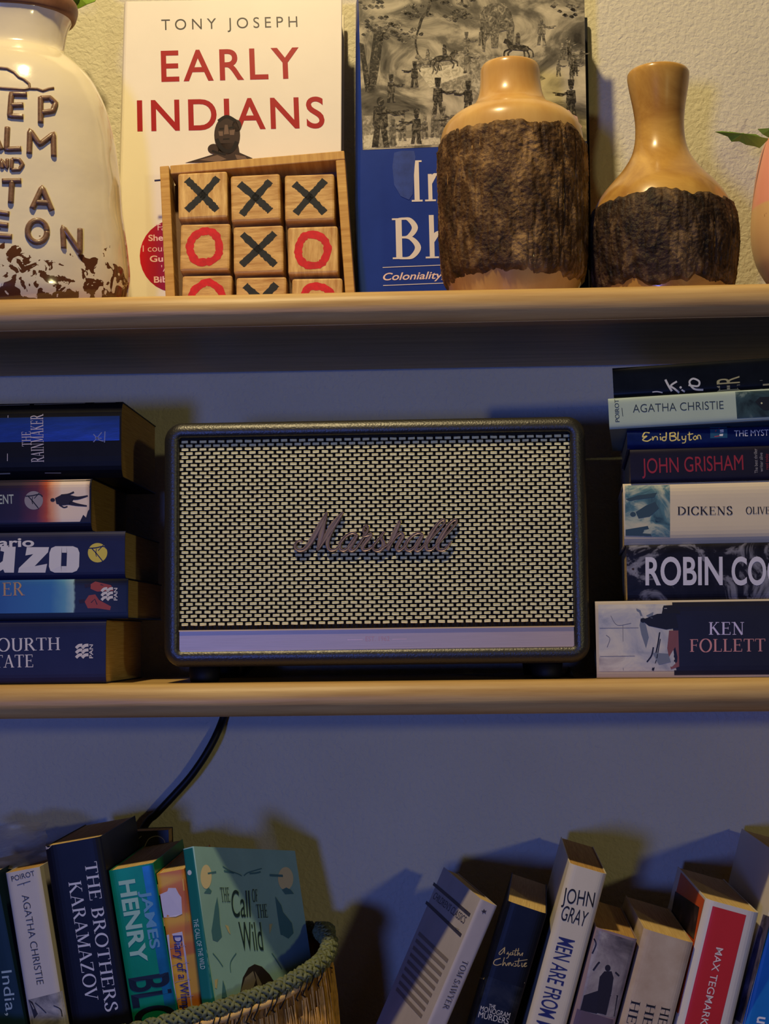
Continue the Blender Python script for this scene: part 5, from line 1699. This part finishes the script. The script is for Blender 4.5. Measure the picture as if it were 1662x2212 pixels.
VW1 = mat('varnished_mango_wood', (216, 176, 104), 0.30, var=(26, 0.3, (1, 1, 0.22)), rgb2=(182, 132, 66), coat=0.4, bump=(50, 0.1, 0.001))
VW2 = mat('varnished_figured_wood', (208, 164, 82), 0.28, var=(16, 0.35, (1, 1, 1.2)), rgb2=(150, 102, 44), coat=0.4, bump=(50, 0.1, 0.001))
nzs = [n for n in VW2.node_tree.nodes if n.type == 'TEX_NOISE']
nzs[0].inputs['Distortion'].default_value = 1.6
bark_vase('short necked turned wooden vase with a broad coat of brown bark', (1100, 145), (1115, 630), -0.1095,
          [(634, 138), (615, 145), (595, 151), (560, 154), (500, 156.5), (420, 157), (340, 156.5), (300, 153), (280, 146), (264, 132), (252, 114), (243, 96), (232, 82), (218, 73), (200, 67.5), (180, 65), (160, 64.5), (150, 63)],
          262, 584, 0.92, VW1, bark_mat('brown_bark', (38, 24, 12), (88, 62, 34), (152, 118, 72)), 0.004, 3.0)
bark_vase('long necked turned wooden vase with dark bark below the shoulder', (1421, 157), (1437, 615), -0.1065,
          [(622, 146), (600, 151), (560, 156), (520, 158), (490, 156), (460, 149), (435, 138), (415, 124), (395, 106), (375, 88), (355, 73), (335, 62), (310, 55), (285, 52.5), (260, 53), (235, 56), (212, 60), (190, 64), (172, 66.5), (163, 66.5)],
          412, 606, 0.94, VW2, bark_mat('black_bark', (20, 14, 10), (62, 44, 28), (118, 92, 60)), 0.0055, 9.0)

# -- pink speckled pot at the right
YP = -0.095
axp_ = axis_line((1752, 300), (1764, 615))
pr = px_profile(axp_, YP, [(620, 92), (606, 104), (590, 114), (565, 126), (530, 133.5), (495, 135), (455, 132), (420, 127), (385, 121), (350, 113), (325, 106), (308, 99), (300, 94)])
pr = resample([(pr[0][0] * 0.9, 0.0)] + pr, 60)
rt, zt = pr[-1]
px0 = un(axp_(455), 455, YP).x
pot = thing('ceramic_pot', 'egg shaped pot with pink glaze over speckled buff clay', 'vase', Matrix.Translation((px0, YP, ZU + 0.0003)))
zc = un(1640, 452, YP).z - ZU
pm = ramp_mat('pink_and_buff_glaze', 'Z', [(0, (206, 160, 96)), (zc - 0.0016, (214, 170, 110)), (zc, (224, 150, 120)), (zc + 0.05, (232, 158, 134))], 0.28, 0.002, 30)
V, Fc = lathe([(0.0005, 0)] + pr + [(rt - 0.002, zt + 0.0012), (rt - 0.004, zt), (rt - 0.005, zt - 0.03), (0.0005, zt - 0.031)], 80)
fix_normals(mesh_obj('body', V, Fc, pm, pot, True))
q = MB()
rs = random.Random(9)
for i in range(90):
    a = rs.uniform(math.pi * 0.7, math.pi * 1.9)
    z = rs.uniform(0.012, zc - 0.003)
    r = np.interp(z, [b_ for a_, b_ in pr], [a_ for a_, b_ in pr]) + 0.0001
    s_ = rs.uniform(0.0002, 0.00032)
    e1, e2, nn = Vector((-math.sin(a), math.cos(a), 0)), Vector((0, 0, 1)), Vector((math.cos(a), math.sin(a), 0))
    c = nn * r + e2 * z
    q.add([c + (e1 * math.cos(t_) + e2 * math.sin(t_)) * s_ + nn * 0.0001 for t_ in np.linspace(0, 6.283, 7)[:-1]], [tuple(range(6))])
tag(q.build('speckles', ink((140, 92, 48)), pot), 'brown speckles in the buff clay', kind='stuff')

# ------------------------------------------------------------------ greenery
LEAF = mat('green_leaf', (116, 150, 56), 0.45, var=(60, 0.25), bump=(90, 0.3, 0.001))
LEAFB = mat('bright_green_leaf', (112, 142, 44), 0.45, var=(60, 0.25))


def leaf_mesh(root, P, m, fold=0.003, name='leaf'):
    """P = outline as world points, from tip round to stalk and back; domed a little and given thickness"""
    inv = root.matrix_world.inverted()
    L = [inv @ Vector(p) for p in P]
    c = sum(L, Vector()) / len(L) + Vector((0, -fold, fold * 0.5))
    V = L + [c]
    n = len(L)
    Fc = [(i, (i + 1) % n, n) for i in range(n)]
    o = mesh_obj(name, V, Fc, m, root)
    so = o.modifiers.new('thick', 'SOLIDIFY')
    so.thickness = 0.0004
    return o


pl = thing('leafy_sprig', 'serrated green leaves hanging over the edge of the pink pot', 'plant', Matrix.Translation((px0, YP, ZU + zt - 0.029)))
c4 = lambda L, Y0, Y1: [un(1200 + a / 3.35, b_ / 3.35, Y0 + (Y1 - Y0) * (a - 1155) / 400) for a, b_ in L]
leaf_mesh(pl, c4([(1155, 955), (1205, 952), (1250, 962), (1262, 955), (1310, 974), (1360, 965), (1372, 972), (1450, 974), (1500, 1000), (1545, 1004), (1510, 1040), (1478, 1072), (1440, 1058), (1380, 1048), (1330, 1022), (1276, 1026), (1250, 990), (1200, 970)], -0.120, -0.098), LEAF)
leaf_mesh(pl, c4([(1465, 935), (1500, 944), (1512, 938), (1556, 950), (1640, 930), (1700, 950), (1640, 985), (1548, 998), (1500, 972)], -0.105, -0.09), LEAF)
for dx, dy, dz in ((0.02, -0.03, 0.014), (0.035, 0.01, 0.022), (-0.004, 0.03, 0.02), (0.012, 0.0, 0.032)):
    b_ = Vector((px0 + dx * 0.3, YP + dy * 0.3, ZU + zt + 0.004))
    t_ = b_ + Vector((dx, dy, dz)) * 1.2
    s_ = Vector((-dy, dx, 0)).normalized() * 0.012 if abs(dx) + abs(dy) > 0 else Vector((0.012, 0, 0))
    leaf_mesh(pl, [t_, b_ * 0.3 + t_ * 0.7 + s_ * 0.7, b_ * 0.55 + t_ * 0.45 + s_, b_ * 0.85 + t_ * 0.15 + s_ * 0.6, b_, b_ * 0.85 + t_ * 0.15 - s_ * 0.6, b_ * 0.55 + t_ * 0.45 - s_, b_ * 0.3 + t_ * 0.7 - s_ * 0.7], LEAF)
q = MB()
for dx, dy in ((-0.010, -0.002), (0.008, 0.006), (0.0, -0.008)):
    q.tube([(0, 0, 0.0), (dx * 0.5, dy * 0.5, 0.02), (dx, dy, 0.036)], 0.0011, 6)
q.build('stem', ink((80, 100, 40)), pl)

pl = thing('leafy_sprig', 'bright green leaves rising from the cream lettered vase', 'plant', Matrix.Translation((vx, YV, ZU + 0.010)))
q = MB()
q.tube([(0, 0, 0), (0.004, 0.012, 0.12), (0.018, 0.026, 0.21), (0.030, 0.034, 0.238)], 0.0014, 6)
q.tube([(0, 0, 0), (-0.01, 0.0, 0.13), (-0.02, 0.0, 0.24)], 0.0014, 6)
q.build('stem', ink((84, 108, 42)), pl)
for L in ([(145, 4), (160, -14), (190, -22), (215, -10), (205, 4), (188, 10), (172, 18), (160, 22), (150, 16)], [(140, -6), (150, -36), (176, -50), (190, -34), (170, -12)], [(100, -12), (96, -50), (120, -70), (136, -46), (124, -14)], [(40, -20), (20, -60), (40, -90), (66, -60), (60, -22)], [(-30, -20), (-60, -70), (-36, -100), (-10, -60)]):
    leaf_mesh(pl, [un(a, b_, -0.052 + 0.006 * math.sin(i)) for i, (a, b_) in enumerate(L)], LEAFB, 0.002)
